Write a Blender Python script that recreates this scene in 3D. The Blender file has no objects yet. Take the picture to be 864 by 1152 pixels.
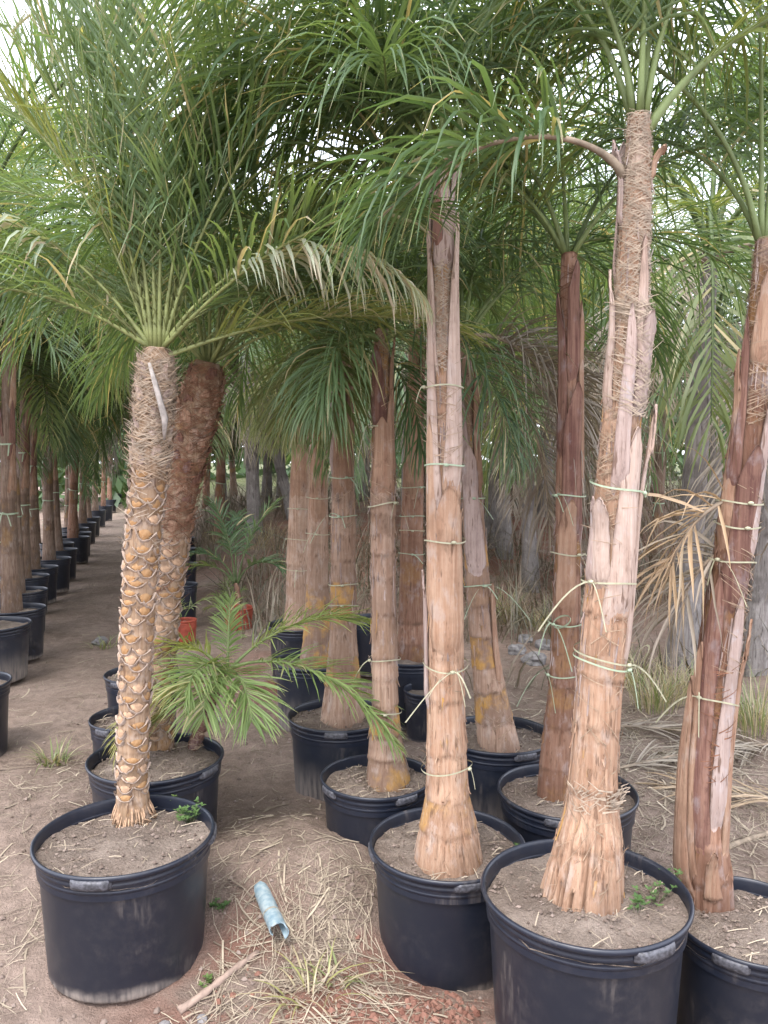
import bpy, math, random
import numpy as np
from mathutils import Vector, Matrix

# ------------------------------------------------------------------ camera, sky, sun, exposure
scene = bpy.context.scene
C = scene.collection
FPX, W0, H0 = 870.0, 864.0, 1152.0          # focal length and size of the photograph, in its pixels
CAM = np.array((0.0, 0.0, 1.65))
PITCH = math.atan(56.0 / FPX)
cam_d = bpy.data.cameras.new('camera'); cam = bpy.data.objects.new('camera', cam_d); C.objects.link(cam)
cam.location = CAM; cam.rotation_euler = (math.pi/2 - PITCH, 0, 0)
cam_d.sensor_fit = 'VERTICAL'; cam_d.sensor_height = 36.0; cam_d.lens = 36.0 * FPX / H0
cam_d.clip_start = 0.05; cam_d.clip_end = 2000
scene.camera = cam
scene.render.resolution_x, scene.render.resolution_y = 768, 1024

SUN_EL, SUN_AZ = math.radians(62), math.radians(205)   # azimuth clockwise from +Y (view direction): behind the camera, to the left
world = bpy.data.worlds.new('World'); scene.world = world; world.use_nodes = True
wn, wl = world.node_tree.nodes, world.node_tree.links
bg = wn['Background']
sky = wn.new('ShaderNodeTexSky'); sky.sky_type = 'NISHITA'; sky.sun_disc = False
sky.sun_elevation = SUN_EL; sky.sun_rotation = SUN_AZ; sky.air_density = 1.0; sky.dust_density = 4.0; sky.ozone_density = 1.0
mx = wn.new('ShaderNodeMix'); mx.data_type = 'RGBA'; mx.inputs[0].default_value = 0.72
wl.new(sky.outputs[0], mx.inputs[6]); mx.inputs[7].default_value = (7.7, 7.9, 8.8, 1)      # thin bright overcast
wl.new(mx.outputs[2], bg.inputs[0]); bg.inputs[1].default_value = 0.15
sun_d = bpy.data.lights.new('sun', 'SUN'); sun_d.energy = 0.9; sun_d.angle = math.radians(20); sun_d.color = (1, 0.965, 0.93)
sun = bpy.data.objects.new('sun', sun_d); C.objects.link(sun); sun.location = (-4, -6, 12)
sd = Vector((math.sin(SUN_AZ)*math.cos(SUN_EL), math.cos(SUN_AZ)*math.cos(SUN_EL), math.sin(SUN_EL)))
sun.rotation_euler = sd.to_track_quat('Z', 'Y').to_euler()
vs = scene.view_settings
vs.view_transform = 'Standard'; vs.look = 'None'; vs.gamma = 1.0; vs.exposure = 1.85; vs.use_curve_mapping = False

# ------------------------------------------------------------------ pixels to places
def ray(px, py):
    x, y = (px - W0/2)/FPX, -(py - H0/2)/FPX
    c, s = math.cos(PITCH), math.sin(PITCH)
    return np.array((x, c + y*s, -s + y*c))
def at_z(px, py, z=0.0):
    d = ray(px, py); return CAM + d*((z - CAM[2])/d[2])
def at_y(px, py, Y):
    d = ray(px, py); return CAM + d*(Y/d[1])
def depth(p): 
    return p[1]*math.cos(PITCH) - (p[2]-CAM[2])*math.sin(PITCH)

# ------------------------------------------------------------------ noise
def _h(ix, iy, iz, seed):
    n = (ix.astype(np.int64)*374761393 + iy.astype(np.int64)*668265263 + iz.astype(np.int64)*2147483647 + seed*1274126177) & 0xffffffff
    n = ((n ^ (n >> 13))*1274126177) & 0xffffffff
    n = ((n ^ (n >> 16))*2246822519) & 0xffffffff
    return ((n ^ (n >> 15)) & 0xffff)/65535.0
def vn(x, y, z=0.0, seed=0):
    x = np.asarray(x, float); y = np.asarray(y, float) + 0*x; z = np.asarray(z, float) + 0*x
    x = x + 0*y
    fx, fy, fz = np.floor(x), np.floor(y), np.floor(z)
    u, v, w = x-fx, y-fy, z-fz
    u, v, w = (t*t*(3-2*t) for t in (u, v, w))
    r = 0
    for i in (0, 1):
        for j in (0, 1):
            for k in (0, 1):
                r = r + _h(fx+i, fy+j, fz+k, seed)*(u if i else 1-u)*(v if j else 1-v)*(w if k else 1-w)
    return r*2-1

# ------------------------------------------------------------------ materials
def mat(name):
    m = bpy.data.materials.new(name); m.use_nodes = True
    nt = m.node_tree; return m, nt.nodes, nt.links, nt.nodes['Principled BSDF']
def N(nodes, t, **kw):
    n = nodes.new(t)
    for k, v in kw.items(): setattr(n, k, v)
    return n
def mixc(nodes, links, fac, a, b, mode='MIX'):
    m = nodes.new('ShaderNodeMix'); m.data_type = 'RGBA'; m.blend_type = mode
    for sock, v in ((m.inputs[0], fac), (m.inputs[6], a), (m.inputs[7], b)):
        if isinstance(v, bpy.types.NodeSocket): links.new(v, sock)
        elif isinstance(v, (int, float)): sock.default_value = v
        else: sock.default_value = (*v, 1)
    return m.outputs[2]
def ramp(nodes, links, src, a, b, lo=0.0, hi=1.0):
    m = nodes.new('ShaderNodeMapRange'); m.interpolation_type = 'SMOOTHSTEP'
    links.new(src, m.inputs[0]); m.inputs[1].default_value = a; m.inputs[2].default_value = b
    m.inputs[3].default_value = lo; m.inputs[4].default_value = hi
    return m.outputs[0]
def math_n(nodes, links, op, a, b):
    m = nodes.new('ShaderNodeMath'); m.operation = op
    for s, v in zip(m.inputs, (a, b)):
        if isinstance(v, bpy.types.NodeSocket): links.new(v, s)
        else: s.default_value = v
    return m.outputs[0]
def noise_t(nodes, links, scale, detail=4, vec=None, sc=None, rough=0.55, coord='Object'):
    if vec is None:
        tc = nodes.new('ShaderNodeTexCoord'); vec = tc.outputs[coord]
    if sc:
        mp = nodes.new('ShaderNodeMapping'); mp.inputs['Scale'].default_value = sc; links.new(vec, mp.inputs[0]); vec = mp.outputs[0]
    n = nodes.new('ShaderNodeTexNoise'); n.inputs['Scale'].default_value = scale; n.inputs['Detail'].default_value = detail
    n.inputs['Roughness'].default_value = rough; links.new(vec, n.inputs['Vector'])
    return n.outputs['Fac']
def bump(nodes, links, h, bsdf, strength=0.5, dist=0.01):
    b = nodes.new('ShaderNodeBump'); b.inputs['Strength'].default_value = strength; b.inputs['Distance'].default_value = dist
    links.new(h, b.inputs['Height']); links.new(b.outputs[0], bsdf.inputs['Normal'])

def leaf_mat(name, dark, light, dry=(0.5, 0.42, 0.26), transl=0.3, rough=0.42):
    m, n, l, p = mat(name)
    at = N(n, 'ShaderNodeAttribute', attribute_name='lf'); sp = n.new('ShaderNodeSeparateColor'); l.new(at.outputs['Color'], sp.inputs[0])
    oi = n.new('ShaderNodeObjectInfo')
    f = math_n(n, l, 'ADD', math_n(n, l, 'MULTIPLY', sp.outputs[0], 0.6), math_n(n, l, 'MULTIPLY', oi.outputs['Random'], 0.4))
    c = mixc(n, l, f, dark, light)
    # some fronds lean to yellow green, some to blue green
    yl = ramp(n, l, oi.outputs['Random'], 0.75, 1.0, 0, 0.45)
    c = mixc(n, l, yl, c, tuple(a*b for a, b in zip(light, (1.5, 1.05, 0.55))))
    tip = math_n(n, l, 'MULTIPLY', ramp(n, l, sp.outputs[1], 0.8, 1.0), ramp(n, l, sp.outputs[0], 0.45, 0.7, 0, 0.8))
    d = math_n(n, l, 'MAXIMUM', sp.outputs[2], tip)
    c = mixc(n, l, d, c, dry)
    l.new(c, p.inputs['Base Color']); p.inputs['Roughness'].default_value = rough; p.inputs['Specular IOR Level'].default_value = 0.45
    t = n.new('ShaderNodeBsdfTranslucent'); tcol = mixc(n, l, 1.0, c, (1.25, 1.15, 0.5), 'MULTIPLY'); l.new(tcol, t.inputs[0])
    ms = n.new('ShaderNodeMixShader'); ms.inputs[0].default_value = transl
    l.new(p.outputs[0], ms.inputs[1]); l.new(t.outputs[0], ms.inputs[2])
    l.new(ms.outputs[0], n['Material Output'].inputs[0])
    return m

def trunk_mat(name, c1, c2, patch=(0.47, 0.26, 0.06), patch_amt=0.75, dark=(0.10, 0.055, 0.035), grey=(0.42, 0.36, 0.32), grey_amt=0.4):
    """fibrous palm wood: streaks along the trunk, per-ring tone from the 'tc' attribute, dark joints, weathered grey"""
    m, n, l, p = mat(name)
    at = N(n, 'ShaderNodeAttribute', attribute_name='tc'); sp = n.new('ShaderNodeSeparateColor'); l.new(at.outputs['Color'], sp.inputs[0])
    s1 = noise_t(n, l, 90, 5, sc=(1, 1, 0.035)); s2 = noise_t(n, l, 9, 4); s3 = noise_t(n, l, 300, 3, sc=(1, 1, 0.05)); s4 = noise_t(n, l, 22, 5, sc=(1, 1, 0.5), rough=0.65)
    c = mixc(n, l, ramp(n, l, s1, 0.3, 0.7), c1, c2)
    c = mixc(n, l, ramp(n, l, sp.outputs[0], 0.1, 0.95, 0.0, 0.65), c, tuple(x*0.6 for x in c1))
    c = mixc(n, l, math_n(n, l, 'MULTIPLY', ramp(n, l, s2, 0.45, 0.62), ramp(n, l, sp.outputs[0], 0.55, 0.85, 0, patch_amt)), c, patch)
    c = mixc(n, l, ramp(n, l, s4, 0.52, 0.68, 0, grey_amt), c, grey)
    c = mixc(n, l, ramp(n, l, s4, 0.42, 0.28, 0, 0.65), c, tuple(x*0.5 for x in c1))
    s5 = noise_t(n, l, 55, 3, sc=(1, 1, 0.14), rough=0.6); s6 = noise_t(n, l, 3.2, 5, rough=0.7)
    c = mixc(n, l, ramp(n, l, s6, 0.45, 0.72, 0, 0.55), c, tuple(x*0.45 for x in c1))
    c = mixc(n, l, ramp(n, l, s6, 0.42, 0.25, 0, 0.5), c, tuple(min(1, x*1.15) for x in grey))
    c = mixc(n, l, ramp(n, l, s5, 0.61, 0.70, 0, 0.75), c, dark)
    c = mixc(n, l, ramp(n, l, s3, 0.58, 0.75, 0, 0.6), c, dark)
    c = mixc(n, l, sp.outputs[1], c, dark)
    l.new(c, p.inputs['Base Color']); p.inputs['Roughness'].default_value = 0.85; p.inputs['Specular IOR Level'].default_value = 0.2
    h = math_n(n, l, 'ADD', math_n(n, l, 'MULTIPLY', s1, 0.8), math_n(n, l, 'MULTIPLY', s3, 0.5))
    bump(n, l, h, p, 0.9, 0.006)
    return m

def plain(name, col, rough=0.8, var=0.25, scale=30, sc=None, spec=0.3, bmp=0.3, col2=None):
    m, n, l, p = mat(name)
    f = noise_t(n, l, scale, 5, sc=sc)
    c = mixc(n, l, ramp(n, l, f, 0.3, 0.7), tuple(x*(1-var) for x in col), col2 or tuple(min(1, x*(1+var)) for x in col))
    oi = n.new('ShaderNodeObjectInfo')
    c = mixc(n, l, math_n(n, l, 'MULTIPLY', oi.outputs['Random'], 0.25), c, tuple(x*0.6 for x in col))
    l.new(c, p.inputs['Base Color']); p.inputs['Roughness'].default_value = rough; p.inputs['Specular IOR Level'].default_value = spec
    if bmp: bump(n, l, f, p, bmp, 0.004)
    return m

def attr_mat(name, c1, c2, rough=0.9):
    m, n, l, p = mat(name)
    at = N(n, 'ShaderNodeAttribute', attribute_name='lf'); sp = n.new('ShaderNodeSeparateColor'); l.new(at.outputs['Color'], sp.inputs[0])
    c = mixc(n, l, sp.outputs[0], c1, c2)
    l.new(c, p.inputs['Base Color']); p.inputs['Roughness'].default_value = rough; p.inputs['Specular IOR Level'].default_value = 0.25
    return m

def soil_mat(name, a, b, red=None, seed_scale=1.0):
    m, n, l, p = mat(name)
    geo = n.new('ShaderNodeNewGeometry'); v = geo.outputs['Position']
    f1 = noise_t(n, l, 1.3*seed_scale, 6, v, rough=0.6); f2 = noise_t(n, l, 14, 6, v, rough=0.7); f3 = noise_t(n, l, 120, 4, v, rough=0.7); f4 = noise_t(n, l, 3.1, 5, v)
    c = mixc(n, l, ramp(n, l, f1, 0.35, 0.65), a, b)
    c = mixc(n, l, ramp(n, l, f2, 0.35, 0.7, 0, 0.55), c, tuple(x*0.55 for x in a))
    c = mixc(n, l, ramp(n, l, f3, 0.5, 0.75, 0, 0.5), c, tuple(min(1, x*1.35) for x in b))
    c = mixc(n, l, ramp(n, l, f3, 0.42, 0.25, 0, 0.6), c, tuple(x*0.4 for x in a))
    if red:
        at = N(n, 'ShaderNodeAttribute', attribute_name='lf'); sp = n.new('ShaderNodeSeparateColor'); l.new(at.outputs['Color'], sp.inputs[0])
        c = mixc(n, l, math_n(n, l, 'MULTIPLY', sp.outputs[0], ramp(n, l, f4, 0.38, 0.58)), c, red)
        c = mixc(n, l, math_n(n, l, 'MULTIPLY', sp.outputs[1], ramp(n, l, f2, 0.3, 0.6, 0.25, 0.9)), c, (0.06, 0.10, 0.025))
    l.new(c, p.inputs['Base Color']); p.inputs['Roughness'].default_value = 0.95; p.inputs['Specular IOR Level'].default_value = 0.15
    h = math_n(n, l, 'ADD', math_n(n, l, 'MULTIPLY', f2, 1.0), math_n(n, l, 'MULTIPLY', f3, 0.5))
    bump(n, l, h, p, 1.0, 0.03)
    return m

def pot_mat(name, col, dust=(0.30, 0.25, 0.21), dust_h=0.10):
    m, n, l, p = mat(name)
    tc = n.new('ShaderNodeTexCoord'); sx = n.new('ShaderNodeSeparateXYZ'); l.new(tc.outputs['Object'], sx.inputs[0])
    oi = n.new('ShaderNodeObjectInfo')
    off = n.new('ShaderNodeVectorMath'); off.operation = 'ADD'; l.new(tc.outputs['Object'], off.inputs[0])
    cx = n.new('ShaderNodeCombineXYZ'); l.new(math_n(n, l, 'MULTIPLY', oi.outputs['Random'], 40.0), cx.inputs[0]); l.new(cx.outputs[0], off.inputs[1])
    v = off.outputs[0]
    f1 = noise_t(n, l, 5, 5, v); f2 = noise_t(n, l, 60, 4, v, sc=(1, 1, 0.12)); f3 = noise_t(n, l, 28, 6, v, rough=0.75)
    z = math_n(n, l, 'ADD', sx.outputs[2], math_n(n, l, 'MULTIPLY', math_n(n, l, 'SUBTRACT', f1, 0.5), 0.16))
    low = ramp(n, l, z, max(dust_h*1.3, -0.1), -0.2 if dust_h <= 0 else 0.0, 0, 0.75)
    low = math_n(n, l, 'MULTIPLY', low, ramp(n, l, f2, 0.25, 0.65, 0.25, 1.0))
    film = math_n(n, l, 'MULTIPLY', ramp(n, l, f1, 0.3, 0.75), ramp(n, l, f3, 0.4, 0.75, 0.0, 0.09))
    scr = ramp(n, l, f2, 0.70, 0.8, 0, 0.10)
    scuff = math_n(n, l, 'MULTIPLY', ramp(n, l, f1, 0.56, 0.66), ramp(n, l, f2, 0.42, 0.66, 0, 0.17))
    d = math_n(n, l, 'MAXIMUM', math_n(n, l, 'MAXIMUM', math_n(n, l, 'MAXIMUM', low, film), scr), scuff)
    c = mixc(n, l, d, col, dust)
    l.new(c, p.inputs['Base Color']); l.new(ramp(n, l, d, 0, 0.5, 0.36, 0.85), p.inputs['Roughness'])
    p.inputs['Specular IOR Level'].default_value = 0.5
    bump(n, l, f3, p, 0.08, 0.003)
    return m

M = {}
M['queen'] = leaf_mat('queen_palm_leaf', (0.065, 0.125, 0.06), (0.18, 0.265, 0.13), transl=0.45)
M['queen_dark'] = leaf_mat('queen_palm_leaf_old', (0.05, 0.10, 0.05), (0.14, 0.205, 0.10), transl=0.42)
M['date'] = leaf_mat('date_palm_leaf', (0.10, 0.165, 0.075), (0.225, 0.305, 0.145), dry=(0.50, 0.44, 0.32), transl=0.42)
M['date_pale'] = leaf_mat('date_palm_leaf_faded', (0.30, 0.37, 0.26), (0.48, 0.49, 0.38), dry=(0.56, 0.47, 0.37), transl=0.3)
M['date_yellow'] = leaf_mat('date_palm_leaf_yellow', (0.12, 0.15, 0.045), (0.26, 0.27, 0.10), dry=(0.45, 0.36, 0.2))
M['young'] = leaf_mat('young_palm_leaf', (0.13, 0.21, 0.07), (0.28, 0.37, 0.14), dry=(0.5, 0.46, 0.25), transl=0.42)
M['dry_leaf'] = leaf_mat('dry_palm_leaf', (0.17, 0.14, 0.115), (0.35, 0.305, 0.25), dry=(0.36, 0.31, 0.24), transl=0.12, rough=0.7)
M['weed'] = leaf_mat('weed_leaf', (0.055, 0.115, 0.035), (0.13, 0.21, 0.075))
M['grass'] = leaf_mat('grass_blade', (0.12, 0.165, 0.06), (0.30, 0.32, 0.16), dry=(0.40, 0.34, 0.23))
M['brush'] = leaf_mat('dry_brush', (0.045, 0.055, 0.03), (0.15, 0.125, 0.085), dry=(0.19, 0.15, 0.11), transl=0.12)
M['dry_grass'] = leaf_mat('dry_grass_blade', (0.228, 0.190, 0.106), (0.365, 0.312, 0.198), dry=(0.380, 0.319, 0.205), transl=0.15)
M['stem_green'] = plain('green_rachis', (0.155, 0.20, 0.075), 0.5, 0.3, 20, (1, 1, 0.3))
M['stem_yellow'] = plain('yellow_rachis', (0.21, 0.235, 0.09), 0.5, 0.3, 20)
M['stem_dark'] = plain('dark_rachis', (0.07, 0.10, 0.035), 0.6, 0.3, 20)
M['stem_dry'] = plain('dry_rachis', (0.251, 0.198, 0.144), 0.8, 0.35, 20)
M['tan'] = trunk_mat('tan_trunk', (0.274, 0.171, 0.118), (0.395, 0.281, 0.209))
M['orange'] = trunk_mat('orange_trunk', (0.319, 0.186, 0.118), (0.441, 0.300, 0.209), grey_amt=0.45)
M['red'] = trunk_mat('red_brown_trunk', (0.19, 0.095, 0.061), (0.334, 0.205, 0.144), patch_amt=0.25, grey=(0.304, 0.251, 0.236), grey_amt=0.5)
M['brown'] = trunk_mat('brown_trunk', (0.15, 0.098, 0.07), (0.27, 0.195, 0.15), patch_amt=0.3, grey=(0.28, 0.24, 0.22), grey_amt=0.5)
M['grey'] = trunk_mat('grey_trunk', (0.190, 0.167, 0.156), (0.304, 0.281, 0.266), patch_amt=0.0, dark=(0.046, 0.038, 0.034), grey=(0.357, 0.334, 0.319), grey_amt=0.6)
M['pink'] = trunk_mat('pink_leaf_base', (0.380, 0.274, 0.220), (0.502, 0.395, 0.334), patch_amt=0.0, grey=(0.418, 0.357, 0.334), grey_amt=0.4)
M['mauve'] = trunk_mat('mauve_leaf_base', (0.319, 0.236, 0.205), (0.426, 0.334, 0.296), patch_amt=0.0, grey=(0.380, 0.350, 0.350), grey_amt=0.6)
M['maroon'] = trunk_mat('maroon_leaf_base', (0.122, 0.057, 0.046), (0.251, 0.144, 0.106), patch_amt=0.0, grey=(0.274, 0.228, 0.228), grey_amt=0.5)
M['rust'] = trunk_mat('rust_leaf_base', (0.274, 0.156, 0.103), (0.365, 0.243, 0.167), patch_amt=0.0, grey_amt=0.35)
M['scaly'] = trunk_mat('scaly_trunk', (0.274, 0.175, 0.106), (0.380, 0.274, 0.190), patch=(0.456, 0.205, 0.030), patch_amt=0.3)
M['scar_lip'] = plain('scar_lip', (0.350, 0.270, 0.217), 0.85, 0.25, 60)
M['scar_face'] = plain('scar_face', (0.350, 0.175, 0.065), 0.8, 0.4, 40, col2=(0.380, 0.236, 0.122))
M['fibre'] = plain('palm_fibre', (0.304, 0.220, 0.152), 0.9, 0.35, 40)
M['fibre_red'] = plain('red_palm_fibre', (0.182, 0.087, 0.053), 0.9, 0.4, 40)
M['fibre_pale'] = plain('pale_palm_fibre', (0.350, 0.281, 0.213), 0.9, 0.3, 40)
M['tape'] = plain('pale_tape', (0.36, 0.35, 0.24), 0.5, 0.15, 60, bmp=0)
M['tape_green'] = plain('green_tape', (0.319, 0.395, 0.274), 0.45, 0.1, 60, bmp=0)
M['pot'] = pot_mat('black_plastic', (0.0105, 0.013, 0.021), dust_h=0.035)
M['pot_dusty'] = pot_mat('dusty_black_plastic', (0.013, 0.017, 0.027), dust_h=0.22)
M['rim'] = pot_mat('black_plastic_rim', (0.010, 0.0135, 0.024), dust_h=0.0)
M['grip'] = plain('worn_plastic', (0.065, 0.065, 0.075), 0.5, 0.6, 90, spec=0.5)
M['terracotta'] = plain('red_plastic', (0.320, 0.068, 0.040), 0.5, 0.25, 20)
M['soil'] = soil_mat('potting_soil', (0.19, 0.148, 0.12), (0.29, 0.236, 0.195), seed_scale=4)
M['ground'] = soil_mat('sandy_ground', (0.215, 0.16, 0.128), (0.325, 0.248, 0.202), red=(0.22, 0.105, 0.075))
M['straw'] = attr_mat('straw', (0.15, 0.115, 0.085), (0.42, 0.355, 0.265))
M['crumb'] = attr_mat('soil_crumb', (0.114, 0.084, 0.067), (0.251, 0.198, 0.167))
M['crumb_red'] = attr_mat('red_clod', (0.144, 0.065, 0.046), (0.236, 0.129, 0.095))
M['pipe'] = plain('pale_blue_plastic', (0.20, 0.31, 0.37), 0.45, 0.2, 40, col2=(0.36, 0.42, 0.43), spec=0.5, bmp=0)
M['pipe_band'] = plain('pipe_band_grime', (0.319, 0.304, 0.251), 0.6, 0.2, 25)
M['wood'] = plain('weathered_wood', (0.27, 0.20, 0.16), 0.85, 0.3, 40, (1, 0.08, 1))
M['rock'] = plain('grey_rock', (0.190, 0.179, 0.175), 0.9, 0.35, 25)
M['wood_grey'] = plain('grey_dead_wood', (0.304, 0.274, 0.251), 0.9, 0.3, 40)

# ------------------------------------------------------------------ object helpers
def tag(o, label, cat=None, group=None, kind=None):
    if label: o['label'] = label
    if cat: o['category'] = cat
    if group: o['group'] = group
    if kind: o['kind'] = kind
    return o
def empty(name, loc, label, cat, group=None):
    o = bpy.data.objects.new(name, None); o.empty_display_size = 0.1; C.objects.link(o); o.location = tuple(loc)
    return tag(o, label, cat, group)
def link(name, me, parent=None, loc=(0, 0, 0), rz=0.0, scale=1.0):
    o = bpy.data.objects.new(name, me); C.objects.link(o); o.parent = parent
    o.location = tuple(loc); o.rotation_euler = (0, 0, rz); o.scale = (scale,)*3
    return o
class MB:
    """collects vertices, faces, material indices and one colour attribute"""
    def __init__(s): s.v = []; s.f = []; s.m = []; s.c = []; s.n = 0
    def add(s, v, f, mi=0, col=None):
        v = np.asarray(v, float).reshape(-1, 3); k = len(v)
        s.v.append(v); s.f.extend([tuple(i + s.n for i in q) for q in f]); s.m.extend([mi]*len(f))
        c = np.zeros((k, 4)) if col is None else np.asarray(col, float).reshape(-1, 4)*np.ones((k, 1)); s.c.append(c); s.n += k
    def grid(s, G, mi=0, col=None, close_u=False):
        """G: nv x nu x 3"""
        nv, nu = G.shape[:2]; f = []
        for j in range(nv-1):
            for i in range(nu if close_u else nu-1):
                a = j*nu + i; b = j*nu + (i+1) % nu; f.append((a, b, b+nu, a+nu))
        s.add(G.reshape(-1, 3), f, mi, None if col is None else np.asarray(col).reshape(-1, 4))
    def tube(s, P, R, n=6, mi=0, cap=True, col=None):
        P = np.asarray(P, float); R = np.zeros(len(P)) + R
        T = np.gradient(P, axis=0); T /= np.linalg.norm(T, axis=1)[:, None] + 1e-9
        ref = np.array((0.0, 0, 1)) if abs(T[:, 2]).mean() < 0.8 else np.array((1.0, 0, 0))
        U = np.cross(T, ref); U /= np.linalg.norm(U, axis=1)[:, None] + 1e-9; V = np.cross(T, U)
        a = np.arange(n)*2*math.pi/n
        G = P[:, None] + R[:, None, None]*(np.cos(a)[None, :, None]*U[:, None] + np.sin(a)[None, :, None]*V[:, None])
        s.grid(G, mi, None if col is None else np.tile(np.asarray(col, float), (len(P)*n, 1)), True)
        if cap:
            k = s.n; s.f.append(tuple(range(k-n, k))); s.f.append(tuple(range(k-len(P)*n+n-1, k-len(P)*n-1, -1))); s.m += [mi, mi]
    def ribbon(s, P, Wd, mi=0, col=None):
        P = np.asarray(P, float); Wd = np.asarray(Wd, float)
        s.grid(np.stack((P-Wd, P+Wd), 1), mi, None if col is None else np.tile(np.asarray(col, float), (len(P)*2, 1)))
    def mesh(s, name, mats, smooth=True, attr='lf'):
        me = bpy.data.meshes.new(name)
        V = np.concatenate(s.v); me.from_pydata(V.tolist(), [], s.f)
        for m in (mats if isinstance(mats, (list, tuple)) else [mats]): me.materials.append(M[m])
        if max(s.m): me.polygons.foreach_set('material_index', s.m)
        if smooth: me.polygons.foreach_set('use_smooth', [True]*len(me.polygons))
        a = me.attributes.new(attr, 'FLOAT_COLOR', 'POINT'); a.data.foreach_set('color', np.concatenate(s.c).astype(np.float32).ravel())
        me.update(); return me

def unit(v): return v/(np.linalg.norm(v, axis=-1, keepdims=True) + 1e-9)

# ------------------------------------------------------------------ ground
PIT_E, PIT_G = at_z(503, 946, 0.32), at_z(845, 1033, 0.25)
MOUNDS = [(PIT_E, 0.36, -0.12), (PIT_G, 0.36, -0.18), (at_z(424, 872, 0.34), 0.3, -0.04), (at_z(330, 985), 0.45, 0.13), (at_z(400, 1010), 0.35, 0.10), (at_z(505, 1148), 0.22, 0.05), (at_z(280, 860), 0.55, 0.08),
          (at_z(480, 880), 0.5, 0.05), (at_z(700, 880), 0.5, 0.05), (at_z(20, 1000), 0.8, 0.05), (at_z(820, 800), 0.8, 0.10), (at_z(60, 900), 0.6, 0.03)]
def gz(x, y):
    x = np.asarray(x, float); y = np.asarray(y, float)
    h = 0.035*vn(x*0.9, y*0.9, 3.0) + 0.016*vn(x*3.1, y*3.1, 7.0) + 0.010*vn(x*9, y*9, 1.0) + 0.0055*vn(x*24, y*24, 2.0) + 0.0025*vn(x*60, y*60, 4.0)
    for c, r, a in MOUNDS: h = h + a*np.exp(-((x-c[0])**2 + (y-c[1])**2)/r**2)
    far = np.clip((y-7.5)/6.5, 0, 1); far = far*far*(3-2*far); h = h + far*1.0*np.clip((x + 0.35*y - 0.9)/1.6, 0, 1)*(1 + 0.25*vn(x*0.5, y*0.5, 9.0))
    return h - 0.015
def build_ground():
    def axis(lo, hi, flo, fhi, step):
        a = list(np.arange(flo, fhi, step)); s = step
        while a[-1] < hi: s *= 1.16; a.append(a[-1]+s)
        s = step; b = []; x = flo
        while x > lo: s *= 1.16; x -= s; b.append(x)
        return np.array(b[::-1] + a)
    xs = axis(-400, 400, -2.3, 2.3, 0.016); ys = axis(-60, 700, 1.5, 5.2, 0.016)
    X, Y = np.meshgrid(xs, ys); Z = gz(X, Y)
    col = np.zeros(X.shape + (4,))
    red = np.zeros_like(X)
    for p, r in ((at_z(420, 1140), 0.4), (at_z(505, 1150), 0.3), (at_z(280, 1120), 0.35), (at_z(330, 760), 0.8), (at_z(590, 640), 2.5), (np.array((1.5, 11.0, 0)), 3.0), (np.array((-0.5, 11.0, 0)), 2.0)):
        red = np.maximum(red, np.exp(-((X-p[0])**2 + (Y-p[1])**2)/r**2))
    col[..., 0] = red; col[..., 1] = np.clip((Y-16)/4, 0, 1)*np.clip((X + 0.36*Y - 0.6)/1.5, 0, 1)
    me = bpy.data.meshes.new('ground'); ny, nx = X.shape
    me.vertices.add(nx*ny); me.vertices.foreach_set('co', np.stack((X, Y, Z), -1).ravel())
    i = (np.arange(ny-1)[:, None]*nx + np.arange(nx-1)[None]).ravel(); q = np.stack((i, i+1, i+nx+1, i+nx), 1)
    me.loops.add(q.size); me.loops.foreach_set('vertex_index', q.ravel()); me.polygons.add(len(q)); me.polygons.foreach_set('loop_start', np.arange(0, q.size, 4))
    me.polygons.foreach_set('use_smooth', [True]*len(q)); me.update(calc_edges=True)
    a = me.attributes.new('lf', 'FLOAT_COLOR', 'POINT'); a.data.foreach_set('color', col.astype(np.float32).ravel())
    me.materials.append(M['ground'])
    tag(link('ground', me), None, kind='structure')
build_ground()
_gx, _gy = np.arange(-6, 9, 0.025), np.arange(1.0, 16.5, 0.025)
_gh = gz(*np.meshgrid(_gx, _gy))
def gq(x, y):
    "ground height looked up on a fine grid"
    fx = np.clip((np.asarray(x, float) + 6)/0.025, 0, len(_gx)-2.001); fy = np.clip((np.asarray(y, float) - 1)/0.025, 0, len(_gy)-2.001)
    i, j = fx.astype(int), fy.astype(int); u, v = fx-i, fy-j
    return _gh[j, i]*(1-u)*(1-v) + _gh[j, i+1]*u*(1-v) + _gh[j+1, i]*(1-u)*v + _gh[j+1, i+1]*u*v

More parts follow.
